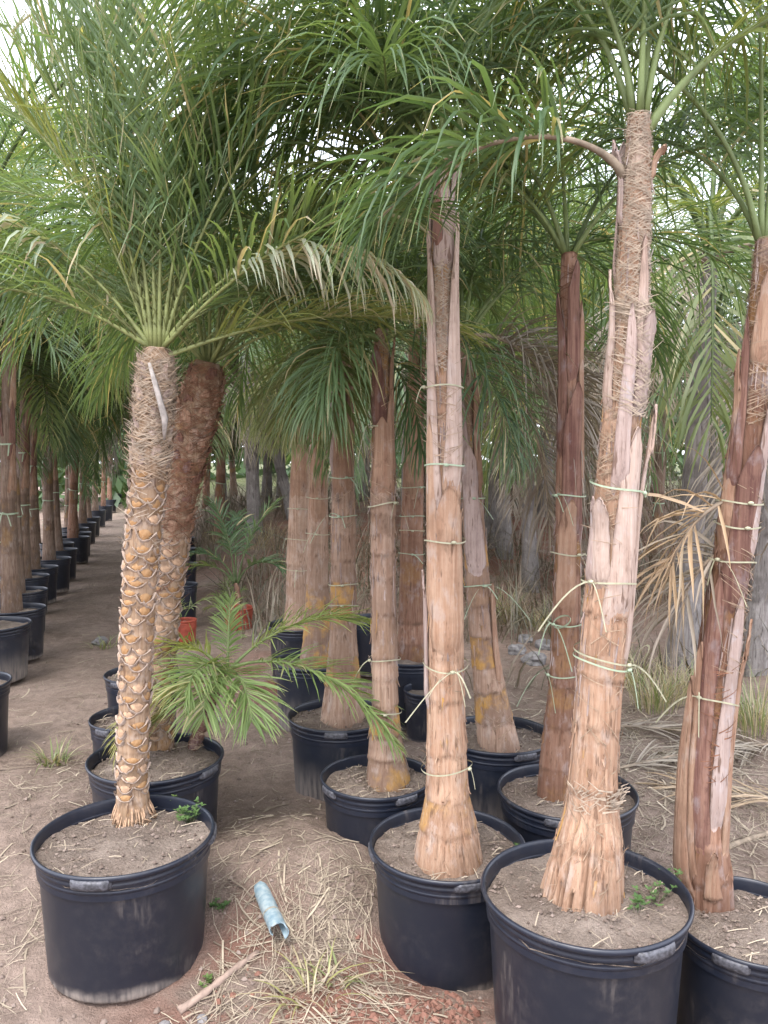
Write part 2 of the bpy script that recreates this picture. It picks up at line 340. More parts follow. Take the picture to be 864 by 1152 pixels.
# ------------------------------------------------------------------ pots
POTS = []
def soil_disc(R, z, seed, fine):
    nr, na = (22, 72) if fine else (8, 28)
    r = np.linspace(0, R, nr)[:, None]; a = np.arange(na)[None]*2*math.pi/na
    x = r*np.cos(a); y = r*np.sin(a); sx = seed*3.7
    h = z + 0.014*vn(x*9+sx, y*9, 5) + 0.006*vn(x*30+sx, y*30, 6) + (0.003*vn(x*90+sx, y*90, 7) if fine else 0) + 0.02*np.exp(-(r/R/0.5)**2)
    return np.stack((x, y, h), -1)
POT_CACHE = {}
def make_pot(px, py, wpx, label, group='pots', hr=0.42, material='pot', fine=True, grips=(0.3,), rim_z=None, name='plant_pot', z0=None):
    """rim centre pixel and rim width in pixels; the rim plane stands hr above the ground"""
    base = 0.0 if z0 is None else z0
    p = at_z(px, py, base + hr); D = wpx*depth(p)/FPX
    R = D/2; loc = np.array((p[0], p[1], base))
    root = empty(name, loc, label, 'pot', group)
    key = None if fine else (round(R*20), material, len(POT_CACHE) % 3)
    if key: R = round(R*20)/20
    seg = 72 if fine else 32
    if key not in POT_CACHE or key is None:
        a = np.arange(seg)*2*math.pi/seg
        def lathe(prof, wob=0.0):
            G = []
            for r, z in prof:
                rr = R*r*(1 + 0.018*vn(np.cos(a)*1.1 + len(POTS)*5.0, np.sin(a)*1.1, 0.5) + wob*vn(np.cos(a)*2 + len(POTS)*5.0, np.sin(a)*2, z*3))
                G.append(np.stack((rr*np.cos(a), rr*np.sin(a), np.zeros(seg)+z), -1))
            return np.array(G)
        h = hr; b = MB()
        wall = [(0.80, 0.0), (0.835, 0.0), (0.85, 0.008)] + [(0.85 + 0.072*t, 0.008 + (h-0.075)*t) for t in np.linspace(0.04, 1, 8)] + [(0.925, h-0.058)]
        b.grid(lathe(wall, 0.005), 0, None, True); b.f.append(tuple(range(seg-1, -1, -1))); b.m.append(0)
        wall_me = b.mesh('pot_wall', material)
        b = MB()
        rim = [(0.931, h-0.062), (0.950, h-0.060), (0.952, h-0.052), (0.944, h-0.049), (0.946, h-0.040), (0.962, h-0.037), (0.965, h-0.029), (0.958, h-0.026),
               (0.962, h-0.016), (0.99, h-0.014), (1.0, h-0.008), (1.0, h-0.001), (0.985, h+0.004), (0.965, h+0.002), (0.955, h-0.006), (0.948, h-0.03), (0.945, h-0.08)]
        b.grid(lathe(rim, 0.004), 0, None, True); rim_me = b.mesh('pot_rim', 'rim')
        b = MB(); b.grid(soil_disc(R*0.948, h-0.04, len(POTS)+1, fine), 0, None, True); soil_me = b.mesh('pot_soil', 'soil')
        if key: POT_CACHE[key] = (wall_me, rim_me, soil_me)
    else: wall_me, rim_me, soil_me = POT_CACHE[key]
    rz = random.uniform(0, 6.28) if key else 0
    link('wall', wall_me, root, rz=rz); rm = link('rim', rim_me, root, rz=rz); link('soil', soil_me, root, rz=rz)
    if fine:
        for g in grips:
            b = MB(); aa = np.linspace(g-0.23, g+0.23, 13); G = []
            for rr, zz in ((0.965, -0.036), (0.985, -0.038), (1.012, -0.032), (1.022, -0.024), (1.022, -0.012), (1.012, -0.006), (0.99, -0.0055)):
                t = np.clip((1-abs(aa-g)/0.23)*4, 0, 1); r_ = R*(0.955 + (rr-0.955)*t**0.6)
                G.append(np.stack((r_*np.cos(aa), r_*np.sin(aa), np.zeros(13) + hr + zz), -1))
            b.grid(np.array(G)); link('grip', b.mesh('grip', 'grip'), rm)
    POTS.append((loc, R, hr))
    return loc, R

# ------------------------------------------------------------------ fronds
def frond_mesh(name, L, e0, e1, pw=1.2, pet=0.2, nl=55, ll=0.45, lw=0.022, sweep=(62, 25), vup=20, plume=25, droop=0.3, seg=4, seed=0,
               leafm='queen', stemm='stem_green', r0=0.014, dry=0.0, dryp=0.04, spines=0, side=0.0, split=False, fold=True, wide=0.7):
    """a frond in its own vertical plane, base at the origin, leaving along +X at elevation e0 and ending at e1 (degrees)"""
    rg = np.random.RandomState(seed)
    n = 26; t = np.linspace(0, 1, n); el = np.radians(e0 + (e1-e0)*t**pw)
    sidew = side*t**2 + 0.04*np.sin(t*5 + seed)
    T = np.stack((np.cos(el)*np.cos(sidew), np.cos(el)*np.sin(sidew), np.sin(el)), -1)
    P = np.concatenate((np.zeros((1, 3)), np.cumsum((T[1:]+T[:-1])/2*(L/(n-1)), 0)))
    rad = r0*(1-t)**0.75*0.85 + 0.0016; rad[:5] *= np.linspace(wide*2.0, 1.0, 5)
    sb = MB(); sb.tube(P, rad, 6, 0)
    tt = np.repeat(pet + (1-pet)*(np.arange(nl)+0.5)/nl, 2) + rg.uniform(-0.35, 0.35, nl*2)/nl*(1-pet); tt = np.clip(tt, 0, 0.998)
    sg = np.tile((1.0, -1.0), nl); k = len(tt)
    keep = rg.rand(k) > 0.04; tt, sg = tt[keep], sg[keep]; k = len(tt)
    at = lambda A: np.stack([np.interp(tt, t, A[:, i]) for i in range(3)], -1)
    p = at(P); Tt = unit(at(T)); B = unit(np.cross(np.array((0, 0, 1.0)) + 0*Tt + 1e-3*np.array((-1.0, 0, 0)), Tt)); Nn = np.cross(Tt, B)
    u = (tt-pet)/(1-pet)
    sw = np.radians(sweep[0] + (sweep[1]-sweep[0])*u + rg.normal(0, 7, k)); v = np.radians(vup + plume*rg.uniform(-1, 1, k))
    d = Tt*np.cos(sw)[:, None] + (B*sg[:, None]*np.cos(v)[:, None] + Nn*np.sin(v)[:, None])*np.sin(sw)[:, None]
    ln = ll*(0.5 + 0.62*np.sin(np.pi*(u*0.82+0.14)))*rg.uniform(0.82, 1.12, k); ln *= np.where(u > 0.9, 0.75, 1)
    dr = droop*rg.uniform(0.5, 1.5, k)
    wid = lw*rg.uniform(0.75, 1.2, k)*0.5*(0.75+0.25*np.sin(np.pi*u))
    prof = np.interp(np.linspace(0, 1, seg+1), (0, 0.12, 0.45, 0.75, 1), (0.45, 0.9, 1, 0.65, 0.05))
    pts, wds, ups = [], [], []
    kink = np.where(rg.rand(k) < 0.12, rg.randint(1, seg, k), 99); tw = rg.normal(0, 0.35, k)
    for i in range(seg+1):
        wv = unit(np.cross(d, Nn)); up = np.cross(wv, d)
        ct, st = np.cos(tw)[:, None], np.sin(tw)[:, None]; wv2 = wv*ct + up*st; up2 = up*ct - wv*st
        pts.append(p.copy()); wds.append(wv2*(wid*prof[i])[:, None]); ups.append(up2*(wid*prof[i]*0.45)[:, None])
        if i < seg:
            p = p + d*(ln/seg)[:, None]
            g = dr*(1.0 + 0.6*i)/seg*2 + np.where(kink == i, 0.9, 0)
            d = unit(d + np.stack((rg.normal(0, .05, k), rg.normal(0, .05, k), -g), -1))
    pts, wds, ups = (np.stack(q, 1) for q in (pts, wds, ups))       # k x seg+1 x 3
    rnd = rg.rand(k); dd = np.clip((rg.rand(k) < dryp)*rg.uniform(0.5, 1, k) + dry*rg.uniform(0.6, 1.1, k), 0, 1)
    nc = 3 if fold else 2
    rows = np.stack((pts-wds+ups, pts-ups*0.3, pts+wds+ups), 2) if fold else np.stack((pts-wds, pts+wds), 2)
    V = rows.reshape(-1, 3)
    col = np.zeros((k, seg+1, nc, 4)); col[..., 0] = rnd[:, None, None]; col[..., 1] = np.linspace(0, 1, seg+1)[None, :, None]; col[..., 2] = dd[:, None, None]
    per = (seg+1)*nc; F = []
    one = [(j*nc+i, j*nc+i+1, (j+1)*nc+i+1, (j+1)*nc+i) for j in range(seg) for i in range(nc-1)]
    F = (np.arange(k)[:, None, None]*per + np.array(one)[None]).reshape(-1, 4).tolist()
    lb = sb if not split else MB()
    lb.add(V, F, 0 if split else 1, col.reshape(-1, 4))
    if spines:
        for i in range(spines):
            q = pet*(0.25 + 0.75*i/spines); o = np.array([np.interp(q, t, P[:, j]) for j in range(3)]); Tq = unit(np.array([np.interp(q, t, T[:, j]) for j in range(3)]))
            s = 1 if i % 2 else -1; dv = unit(np.array((0, s*0.9, 0.3)) + Tq*0.7); le = 0.05 + 0.06*rg.rand()
            sb.tube([o, o+dv*le*0.6, o+dv*le+np.array((0, 0, -0.004))], [0.0022, 0.0016, 0.0004], 4, 0)
    if split: return sb.mesh(name + '_rachis', stemm), lb.mesh(name + '_leaflets', leafm)
    return sb.mesh(name, [stemm, leafm])

def add_frond(parent, meshes, loc, az, scale=1.0, label=None):
    """meshes: one mesh, or (rachis, leaflets) for a frond with its leaflets as a sub-part"""
    if isinstance(meshes, tuple):
        f = link('frond', meshes[0], parent, loc, math.radians(az), scale)
        l = link('leaflets', meshes[1], f); l['kind'] = 'stuff'
    else: f = link('frond', meshes, parent, loc, math.radians(az), scale)
    if label: f['label'] = label
    return f

# ------------------------------------------------------------------ trunks
class Axis:
    def __init__(s, pts, radii, n):
        pts = np.asarray(pts, float); radii = np.asarray(radii, float)
        k = np.concatenate(([0], np.cumsum(np.linalg.norm(np.diff(pts, axis=0), axis=1))))
        s.L = k[-1]; u = np.linspace(0, s.L, n); s.u = u
        # smooth interpolation: dense linear, then moving average
        A = np.stack([np.interp(u, k, pts[:, i]) for i in range(3)] + [np.interp(u, k, radii)], -1)
        w = max(3, n//9)|1; pad = w//2
        Bp = np.concatenate((2*A[:1]-A[pad:0:-1], A, 2*A[-1:]-A[-2:-pad-2:-1])); ker = np.hanning(w+2)[1:-1]; ker /= ker.sum()
        A2 = np.stack([np.convolve(Bp[:, i], ker, 'valid') for i in range(4)], -1)
        s.P = A2[:, :3]; s.R = np.interp(u, k, radii)*0.5 + A2[:, 3]*0.5
        T = unit(np.gradient(s.P, axis=0)); s.T = T
        X = np.array((1.0, 0, 0)); s.U = unit(X - T*(T@X)[:, None]); s.V = np.cross(T, s.U)
    def f(s, A, q): return np.stack([np.interp(q, s.u, A[:, i]) for i in range(3)], -1)
    def r(s, q): return np.interp(q, s.u, s.R)
    def pt(s, q, ang, rad):
        q = np.asarray(q, float) + 0*np.asarray(ang, float); ang = ang + 0*q; rad = np.asarray(rad) + 0*q
        return s.f(s.P, q) + rad[..., None]*(np.cos(ang)[..., None]*s.f(s.U, q) + np.sin(ang)[..., None]*s.f(s.V, q))

def trunk_mesh(name, ax, joints, mats, nseg=40, seed=0, amp=0.004, ridge=0.003, rough_base=0.0, attr='tc'):
    """rings with ragged lips at the joints; tc = (ring tone, joint darkness)"""
    rg = np.random.RandomState(seed); n = len(ax.u)
    a = np.arange(nseg)*2*math.pi/nseg; S, A = np.meshgrid(ax.u, a, indexing='ij')
    ca, sa = np.cos(A), np.sin(A)
    wav = 0.010*vn(ca*2.2+seed, sa*2.2, S*6) + 0.004*vn(ca*7+seed, sa*7, S*9)
    Sj = S + wav; J = np.array([-1.0] + sorted(joints) + [99.0])
    idx = np.searchsorted(J, Sj) - 1; d0 = Sj - J[idx]; d1 = J[idx+1] - Sj
    tone = rg.rand(len(J)+1)[idx]; jr = rg.uniform(0.3, 1.3, len(J)+1)
    lip = np.exp(-d0/0.03)*amp*jr[idx] - np.exp(-d1/0.012)*amp*0.8
    dark = np.clip(1.0 - np.minimum(d0*1.2, d1)/0.007, 0, 1)*0.7*jr[idx]*(vn(ca*3+seed*2, sa*3, S*20) > -0.35)
    R = ax.R[:, None] + lip + ridge*vn(ca*9+seed, sa*9, S*2.5) + ridge*0.8*vn(ca*22+seed, sa*22, S*3) + ridge*0.8*vn(ca*2+seed, sa*2, S*5)
    if rough_base:
        k = np.clip(1 - S/rough_base, 0, 1)**0.6
        gro = vn(ca*16+seed, sa*16, S*4); R = R + k*(0.006*gro - 0.012*(gro < -0.45)); dark = np.maximum(dark, k*(gro < -0.4)*0.7)
    G = ax.P[:, None] + R[..., None]*(ca[..., None]*ax.U[:, None] + sa[..., None]*ax.V[:, None])
    col = np.zeros(G.shape[:2] + (4,)); col[..., 0] = tone; col[..., 1] = np.clip(dark, 0, 1)
    b = MB(); b.grid(G, 0, col, True); k = b.n; b.f.append(tuple(range(k-nseg, k))); b.m.append(0)
    return b.mesh(name, mats, attr=attr)

def leaf_base_mesh(ax, ang, s0, s1, w0, w1, matn, off=0.003, flare=0.02, thick=0.006, seed=0, twist=0.0, ragged=0.01, bottom=0.0):
    """a split leaf base: a curved shell hugging the trunk, wide below, tapering to a free tip"""
    rg = np.random.RandomState(seed); nu, nv = 13, 30
    v = np.linspace(0, 1, nv); u = np.linspace(-1, 1, nu)
    hw = (w0 + (w1-w0)*v**0.8)/2
    Vv, Uu = np.meshgrid(v, u, indexing='ij')
    edge = 1 + ragged/0.02*0.12*vn(Vv*9+seed, np.sign(Uu)*3.0)*abs(Uu)
    A = ang + twist*Vv + Uu*hw[:, None]*edge
    tipc = rg.uniform(-0.5, 0.5); S = s0 + (s1-s0)*Vv*(1 - 0.16*np.clip(abs(Uu-tipc), 0, 1.5)**1.3*Vv**5) + 0.02*vn(Uu*1.3+seed, Vv*2)*(1-Vv)**4 + 0.004*vn(Uu*7+seed, 3.0)*Vv**8
    S = np.clip(S, 0, ax.L - 0.001)
    rr = ax.r(S) + off + flare*Vv**3 + 0.002*vn(Uu*4+seed, Vv*3) + 0.004*(1-Uu**2) - (off + thick + 0.007)*np.clip(1-Vv/0.16, 0, 1)**1.5
    out = ax.pt(S, A, rr + thick); inn = ax.pt(S, A, rr - 0.001)
    b = MB(); col = np.zeros((nv, nu, 4)); col[..., 0] = 0.25 + 0.3*rg.rand(); col[..., 1] = (abs(Uu) > 0.98)*0.25
    b.grid(out, 0, col); b.grid(inn[:, ::-1], 0, col)
    n1 = nv*nu; F = []
    for j in range(nv-1):
        F.append((j*nu, (j+1)*nu, n1+(j+1)*nu+nu-1, n1+j*nu+nu-1)); F.append(((j+1)*nu+nu-1, j*nu+nu-1, n1+j*nu, n1+(j+1)*nu))
    for i in range(nu-1):
        F.append((i, n1+nu-1-i, n1+nu-2-i, i+1)[::-1]); q = (nv-1)*nu; F.append((q+i, n1+q+nu-1-i, n1+q+nu-2-i, q+i+1))
    b.f += F; b.m += [0]*len(F)
    return b.mesh('leaf_base', matn, attr='tc')

def fibre_mesh(ax, s0, s1, n, matn, seed=0, a0=0.0, a1=6.283, wid=0.0016, slope=1.0, out=0.004, ln=(0.06, 0.16), loose=0.15):
    """crossing strands of the woven sheath, with some loose ends"""
    rg = np.random.RandomState(seed); b = MB()
    for i in range(n):
        s = rg.uniform(s0, s1); a = rg.uniform(a0, a1); le = rg.uniform(*ln); sg = 1 if rg.rand() < 0.5 else -1
        q = np.linspace(0, 1, 6); r = ax.r(s); da = sg*le*0.75/r*rg.uniform(0.4, 1.2); ds = le*0.6*slope*rg.uniform(0.2, 1.2)
        lo = 0.03*rg.rand() if rg.rand() < loose else 0.0
        S = np.clip(s + ds*q, 0, ax.L-0.001); Aa = a + da*q
        rad = ax.r(S) + out*rg.uniform(0.3, 1.3) + 0.003*np.sin(q*3.1) + lo*q**2
        P = ax.pt(S, Aa, rad); Wv = np.zeros((6, 3)); Wv[:, 2] = wid*rg.uniform(0.6, 1.6)
        b.ribbon(P, Wv*np.linspace(1, 0.4, 6)[:, None], 0, (rg.rand(), 0, 0, 1))
    return b.mesh('fibre', matn)

def bark_mesh(ax, s0, s1, n, matn, seed=0, wid=(0.003, 0.012), ln=(0.02, 0.11), lift=0.010):
    """peeling flakes and splinters of the outer bark, running along the trunk"""
    rg = np.random.RandomState(seed); b = MB()
    for i in range(n):
        s = rg.uniform(s0, s1); a = rg.uniform(0, 6.283); le = rg.uniform(*ln)*rg.uniform(0.5, 1); w = rg.uniform(*wid)/2; up = rg.rand() < 0.5
        q = np.linspace(0, 1, 5); S = np.clip(s + le*q, 0, ax.L-0.002); free = (q if up else 1-q)**2; lf = lift*rg.rand()**2
        rr = ax.r(S) + 0.0015 + lf*free; wd = w*(1 - 0.75*free)*rg.uniform(0.7, 1.2, 5); aa = a + rg.normal(0, 0.02, 5).cumsum()
        G = np.stack((ax.pt(S, aa-wd/ax.r(S), rr-0.001), ax.pt(S, aa, rr+0.0015), ax.pt(S, aa+wd/ax.r(S), rr-0.001)), 1)
        c = np.zeros((5, 3, 4)); c[..., 0] = rg.rand(); c[..., 1] = (rg.rand() < 0.3)*0.5*rg.rand(); b.grid(G, 0, c)
    return b.mesh('bark_flakes', matn, attr='tc')

def tie_mesh(ax, s, matn, front=-1.6, tails=1, loop=False, tilt=0.0, wid=0.0025, seed=0, slack=0.003, tl=0.16, gap=0.009):
    """a strip of flat tape tied round the trunk with a knot, loose tails and perhaps a bow loop"""
    rg = np.random.RandomState(seed); b = MB(); n = 40
    a = np.linspace(0, 2*math.pi, n+1); ss = s + tilt*np.cos(a-front) + 0.004*np.sin(2*a+seed)
    out = []
    for dz in (-wid, wid): out.append(ax.pt(np.clip(ss+dz, 0, ax.L), a, ax.r(ss) + gap + slack*np.cos(a-front)**2))
    b.grid(np.stack(out, 1))
    s_k = s + tilt; k = ax.pt(s_k, front, ax.r(s_k) + gap + 0.004 + slack)
    N_ = unit(ax.pt(s_k, front, 1.0) - ax.pt(s_k, front, 0.0)); Sd = np.cross((0, 0, 1.0), N_)
    b.tube([k-Sd*0.008, k, k+Sd*0.008], [0.004, 0.007, 0.004], 6)
    for i in range(tails):
        sg = (1 if i % 2 else -1)*(1 if rg.rand() < 0.8 else -1); le = tl*rg.uniform(0.35, 1.3); q = np.linspace(0, 1, 8)
        x = sg*le*(0.5*q + 0.1*q*q)*rg.uniform(0.1, 1.8); z = le*(rg.uniform(0.05, 0.3)*np.sin(q*3) - 0.85*q**rg.uniform(1.1, 1.8)); o = 0.012 + 0.03*q*rg.rand()
        P = k + Sd*x[:, None] + np.array((0, 0, 1.0))*z[:, None] + N_*(o - 0.012)[:, None]
        wv = unit(Sd*0.7 + np.array((0, 0, 0.7))*rg.uniform(-1, 1))*wid
        b.ribbon(P, np.tile(wv, (8, 1)))
    if loop:
        q = np.linspace(0, 2*math.pi, 14); P = k + Sd*(0.045*(1-np.cos(q)))[:, None] + np.array((0, 0, 1.0))*(0.022*np.sin(q) + 0.018*(1-np.cos(q)))[:, None] + N_*(0.01*np.sin(q/2))[:, None]
        b.ribbon(P, np.tile(N_*wid*0.8 + np.array((0, 0, 0.003)), (14, 1)))
    return b.mesh('tape_tie', matn)

def px_axis(spec, Ybase_z=0.39, n=150, sink=0.03, dy=0.0):
    """trunk centre line from (px, py, width px) triples; the first one stands on the soil of its pot"""
    p0 = at_z(spec[0][0], spec[0][1], Ybase_z); Y0 = p0[1]; pts, rad = [], []
    for i, (x, y, w) in enumerate(spec):
        p = at_y(x, y, Y0 + dy*i/(len(spec)-1)); pts.append(p); rad.append(w/2*depth(p)/FPX)
    pts = np.array(pts); d = unit(pts[0]-pts[1]); pts = np.concatenate(([pts[0]+d*sink], pts)); rad = [rad[0]*1.03] + rad
    base = p0.copy(); pts = pts - base
    return base, Axis(pts, rad, n)

ORD = ['nearest', 'second', 'third', 'fourth', 'fifth', 'sixth', 'seventh', 'eighth', 'ninth', 'tenth', 'eleventh', 'twelfth', 'thirteenth', 'fourteenth', 'fifteenth', 'sixteenth', 'seventeenth', 'eighteenth', 'nineteenth', 'twentieth']

def project(p):
    d = np.asarray(p) - CAM; c, s = math.cos(PITCH), math.sin(PITCH)
    f = d[..., 1]*c - d[..., 2]*s; up = d[..., 1]*s + d[..., 2]*c
    return W0/2 + FPX*d[..., 0]/f, H0/2 - FPX*up/f
def s_at(base, ax, py):
    y = project(ax.P + base)[1]; return float(np.interp(-py, -y, ax.u))

# ------------------------------------------------------------------ pots in the front and middle
PI = math.pi
pot_A = make_pot(141, 937, 197, 'large black pot at the left front holding the scaly palm', grips=(-1.62, 0.15, PI, 1.6))
pot_B = make_pot(176, 851, 149, 'black pot standing directly behind the left front pot', grips=(-0.4, 2.7))
pot_C = make_pot(148, 806, 92, 'black pot left of the scaly trunks, second behind the left front pot', grips=(-2.0,))
pot_D = make_pot(160, 757, 82, 'black pot left of the scaly trunks, third behind the left front pot', grips=(-2.0,))
pot_E = make_pot(503, 946, 174, 'black pot in the centre front with the smooth straight palm', grips=(-1.35, -3.0, 1.6, 0.1), z0=-0.10)
pot_F = make_pot(658, 1000, 230, 'largest black pot at the right front with the splintered palm base', grips=(-1.15, 2.75, 0.5))
pot_G = make_pot(846, 1033, 180, 'black pot cut by the right edge of the picture', grips=(-2.25, -0.6), z0=-0.17)
pot_H = make_pot(638, 888, 155, 'black pot behind the largest right front pot', grips=(-1.9, 0.4), z0=-0.05)
pot_I = make_pot(560, 825, 125, 'dusty black pot holding the leaning palm behind the centre', grips=(-1.2,), material='pot_dusty')
pot_J = make_pot(424, 872, 126, 'black pot half sunk in the earth left of the centre front pot', grips=(-1.0, -2.6), z0=-0.08)
pot_K = make_pot(383, 803, 118, 'dusty black pot behind the green drooping young frond', grips=(-1.6,), material='pot_dusty')
pot_K2 = make_pot(352, 742, 92, 'dusty black pot second behind the young palm in the middle', fine=False, material='pot_dusty')
pot_K1 = make_pot(338, 702, 74, 'black pot farthest of the three behind the young palm', fine=False)
pot_T4 = make_pot(462, 737, 88, 'black pot farther back between the two central trunks', fine=False)
pot_S = make_pot(482, 775, 62, 'small dark pot behind the centre trunk with soil only', hr=0.30, fine=False)
pot_M = make_pot(418, 696, 50, 'small dark pot in the shade behind the middle trunks', fine=False)
pot_R1 = make_pot(268, 683, 37, 'red plastic pot with the small feathery palm', hr=0.22, material='terracotta', fine=False, group='red pots')
pot_R2 = make_pot(209, 697, 30, 'red plastic pot just right of the scaly trunks', hr=0.2, material='terracotta', fine=False, group='red pots')
pot_R3 = make_pot(409, 622, 16, 'far red pot seen between the middle trunks', hr=0.24, material='terracotta', fine=False, group='red pots')
for o in list(C.objects):
    if o.name.startswith('rim') and o.parent and o.parent.get('group') == 'red pots':
        o.data = o.data.copy(); o.data.materials[0] = M['terracotta']

# ------------------------------------------------------------------ the left front palm and the one behind it: scaly trunks
def scar_mesh(seed):
    rg = np.random.RandomState(seed); r = 0.05; hw = 0.52 + 0.10*rg.rand(); b = MB(); jag = rg.normal(0, 0.0016, 9)
    u = np.linspace(-1, 1, 9); a = u*hw; dip = -0.011*(1-u**2)*(1+0.2*rg.normal()) + 0.010*abs(u)**3 + jag*0.7
    rows = []
    for dz, dr in ((-0.012, -0.001), (-0.007, 0.0035), (0.0, 0.010), (0.0045, 0.011), (0.006, 0.0075), (0.002, 0.001)):
        k = 0.45*rg.uniform(0.6, 1.2, 9) + 0.45*abs(u)**2
        rr = r + dr*k*(0.85+0.3*rg.rand(9)); zz = dip + dz*k + rg.normal(0, 0.0006, 9)
        rows.append(np.stack((rr*np.cos(a), rr*np.sin(a), zz), -1))
    b.grid(np.array(rows), 0)
    rows = []
    for q in np.linspace(0, 1, 4):
        top = 0.013*(1-u**2); zz = dip + 0.003 + (top-dip)*q; rr = r + 0.0045*np.sin(PI*min(q+0.25, 1))*(1-u**2) + 0.0002
        rows.append(np.stack((rr*np.cos(a*0.8), rr*np.sin(a*0.8), zz), -1))
    b.grid(np.array(rows), 1)
    return b.mesh('leaf_scar', ['scar_lip', 'scar_face' if seed < 6 else 'scar_dull'])
M['scar_dull'] = plain('scar_dull', (0.36, 0.235, 0.15), 0.85, 0.35, 50)
SCARS = [scar_mesh(i) for i in range(12)]
def scaly_trunk(root, base, ax, seed, y_top, y_bot, red=False):
    tr = link('trunk', trunk_mesh('scaly_trunk', ax, list(np.arange(0.05, ax.L, 0.037)), 'scaly', 40, seed, 0.0015, 0.002), root)
    rg = np.random.RandomState(seed); s0, s1 = s_at(base, ax, y_bot), s_at(base, ax, y_top); s = s0; row = 0
    while s < s1:
        n = 5 if row % 7 else 4
        for i in range(n):
            if rg.rand() < 0.07: continue
            a = (i + 0.5*(row % 2))*2*PI/n + rg.normal(0, 0.10) + row*0.02; sj = s + rg.normal(0, 0.0055)
            o = link('leaf_scar', SCARS[rg.randint(6) if rg.rand() < (0.25 + 0.75*(s-s0)/(s1-s0))*(0.45 if red else 0.9) else 6+rg.randint(6)], tr)
            T, U, V = (ax.f(q, sj) for q in (ax.T, ax.U, ax.V)); R3 = Matrix((U, V, T)).transposed() @ Matrix.Rotation(a, 3, 'Z')
            o.matrix_local = Matrix.Translation(ax.f(ax.P, sj)) @ R3.to_4x4() @ Matrix.Rotation(rg.normal(0, 0.10), 4, 'X') @ Matrix.Diagonal((ax.r(sj)/0.05*rg.uniform(0.97, 1.05),)*2 + (rg.uniform(0.8, 1.25), 1))
        s += 0.032 + rg.normal(0, 0.0015); row += 1
    # broken leaf stubs and fibre above the scars
    k = 0
    while s < ax.L - 0.05:
        for i in range(4):
            a = k*2.399 + i*1.57 + rg.normal(0, 0.15); h = rg.uniform(0.03, 0.065); mt = ('rust' if red else 'pink') if rg.rand() < 0.6 else ('maroon' if red else 'mauve')
            link('leaf_base', leaf_base_mesh(ax, a, s, min(s+h, ax.L-0.002), rg.uniform(0.5, 0.8), rg.uniform(0.2, 0.5), mt, 0.001, rg.uniform(0.004, 0.014), 0.004, rg.randint(9999)), tr)
        s += 0.042; k += 1
    sf = s1 + 0.02
    f = link('fibre', fibre_mesh(ax, s1-0.30, s1+0.03, 90, 'fibre_red' if red else 'fibre_pale', seed+9, wid=0.0013, out=0.012, ln=(0.03, 0.09), loose=0.5), tr); f['kind'] = 'stuff'
    f = link('fibre', fibre_mesh(ax, sf, ax.L-0.03, 1300, 'fibre_red' if red else 'fibre_pale', seed, wid=0.0013, out=0.011, ln=(0.03, 0.10), loose=0.4), tr); f['kind'] = 'stuff'
    f = link('fibre', fibre_mesh(ax, sf-0.05, ax.L-0.02, 700, 'fibre_red' if red else 'fibre', seed+5, wid=0.0016, out=0.012, ln=(0.03, 0.09), loose=0.5), tr); f['kind'] = 'stuff'
    return tr
base, ax = px_axis([(150, 917, 40), (148, 885, 32), (151, 800, 33), (154, 720, 35), (158, 640, 36), (164, 570, 37), (170, 500, 38), (174, 440, 39), (176, 405, 34), (177, 392, 22)])
palm_a = empty('date_palm', base, 'scaly date palm with orange leaf scars in the left front pot', 'palm tree', 'scaly date palms')
tr_a = scaly_trunk(palm_a, base, ax, 3, 532, 890)
b = MB(); rg = np.random.RandomState(4)                     # root stubs round the foot
for i in range(70):
    a = i*2*PI/70 + rg.normal(0, 0.15); s0 = rg.uniform(0.03, 0.085); r0 = ax.r(s0)
    P = [ax.pt(s0, a, r0-0.002), ax.pt(s0-0.03, a, r0+0.010), ax.pt(0.02, a+rg.normal(0, 0.1), r0+0.008+0.016*rg.rand())]
    b.tube(P, [0.002, 0.0035, 0.0025], 5, 0, col=(rg.rand(), 0, 0, 1))
o = link('root_stubs', b.mesh('root_stubs', 'scar_dull'), palm_a); o['kind'] = 'stuff'
def palm_fronds(root, top, specs, prefix, **common):
    for i, s in enumerate(specs):
        az, e0, e1, L = s[:4]; kw = dict(common); kw.update(s[4] if len(s) > 4 else {}); lab = kw.pop('label', None); dz = kw.pop('dz', 0.0); rr = kw.pop('rr', 0.02)
        me = frond_mesh(prefix, L, e0, e1, seed=i*17+len(prefix)*31+int(az)+400, split=True, **kw)
        a = math.radians(az); add_frond(root, me, (top[0]+rr*math.cos(a), top[1]+rr*math.sin(a), top[2]+dz), az, label=lab)
date_kw = dict(nl=58, ll=0.32, lw=0.0115, sweep=(54, 26), vup=22, plume=22, droop=0.10, leafm='date', stemm='stem_yellow', r0=0.0055, pet=0.16, spines=8, wide=0.8, dryp=0.07, pw=1.5)
DRY = dict(droop=1.0, lw=0.014, dryp=0.3, ll=0.30, plume=10, vup=0, label='arching frond with pale folded leaflets')
top_a = ax.P[-1]
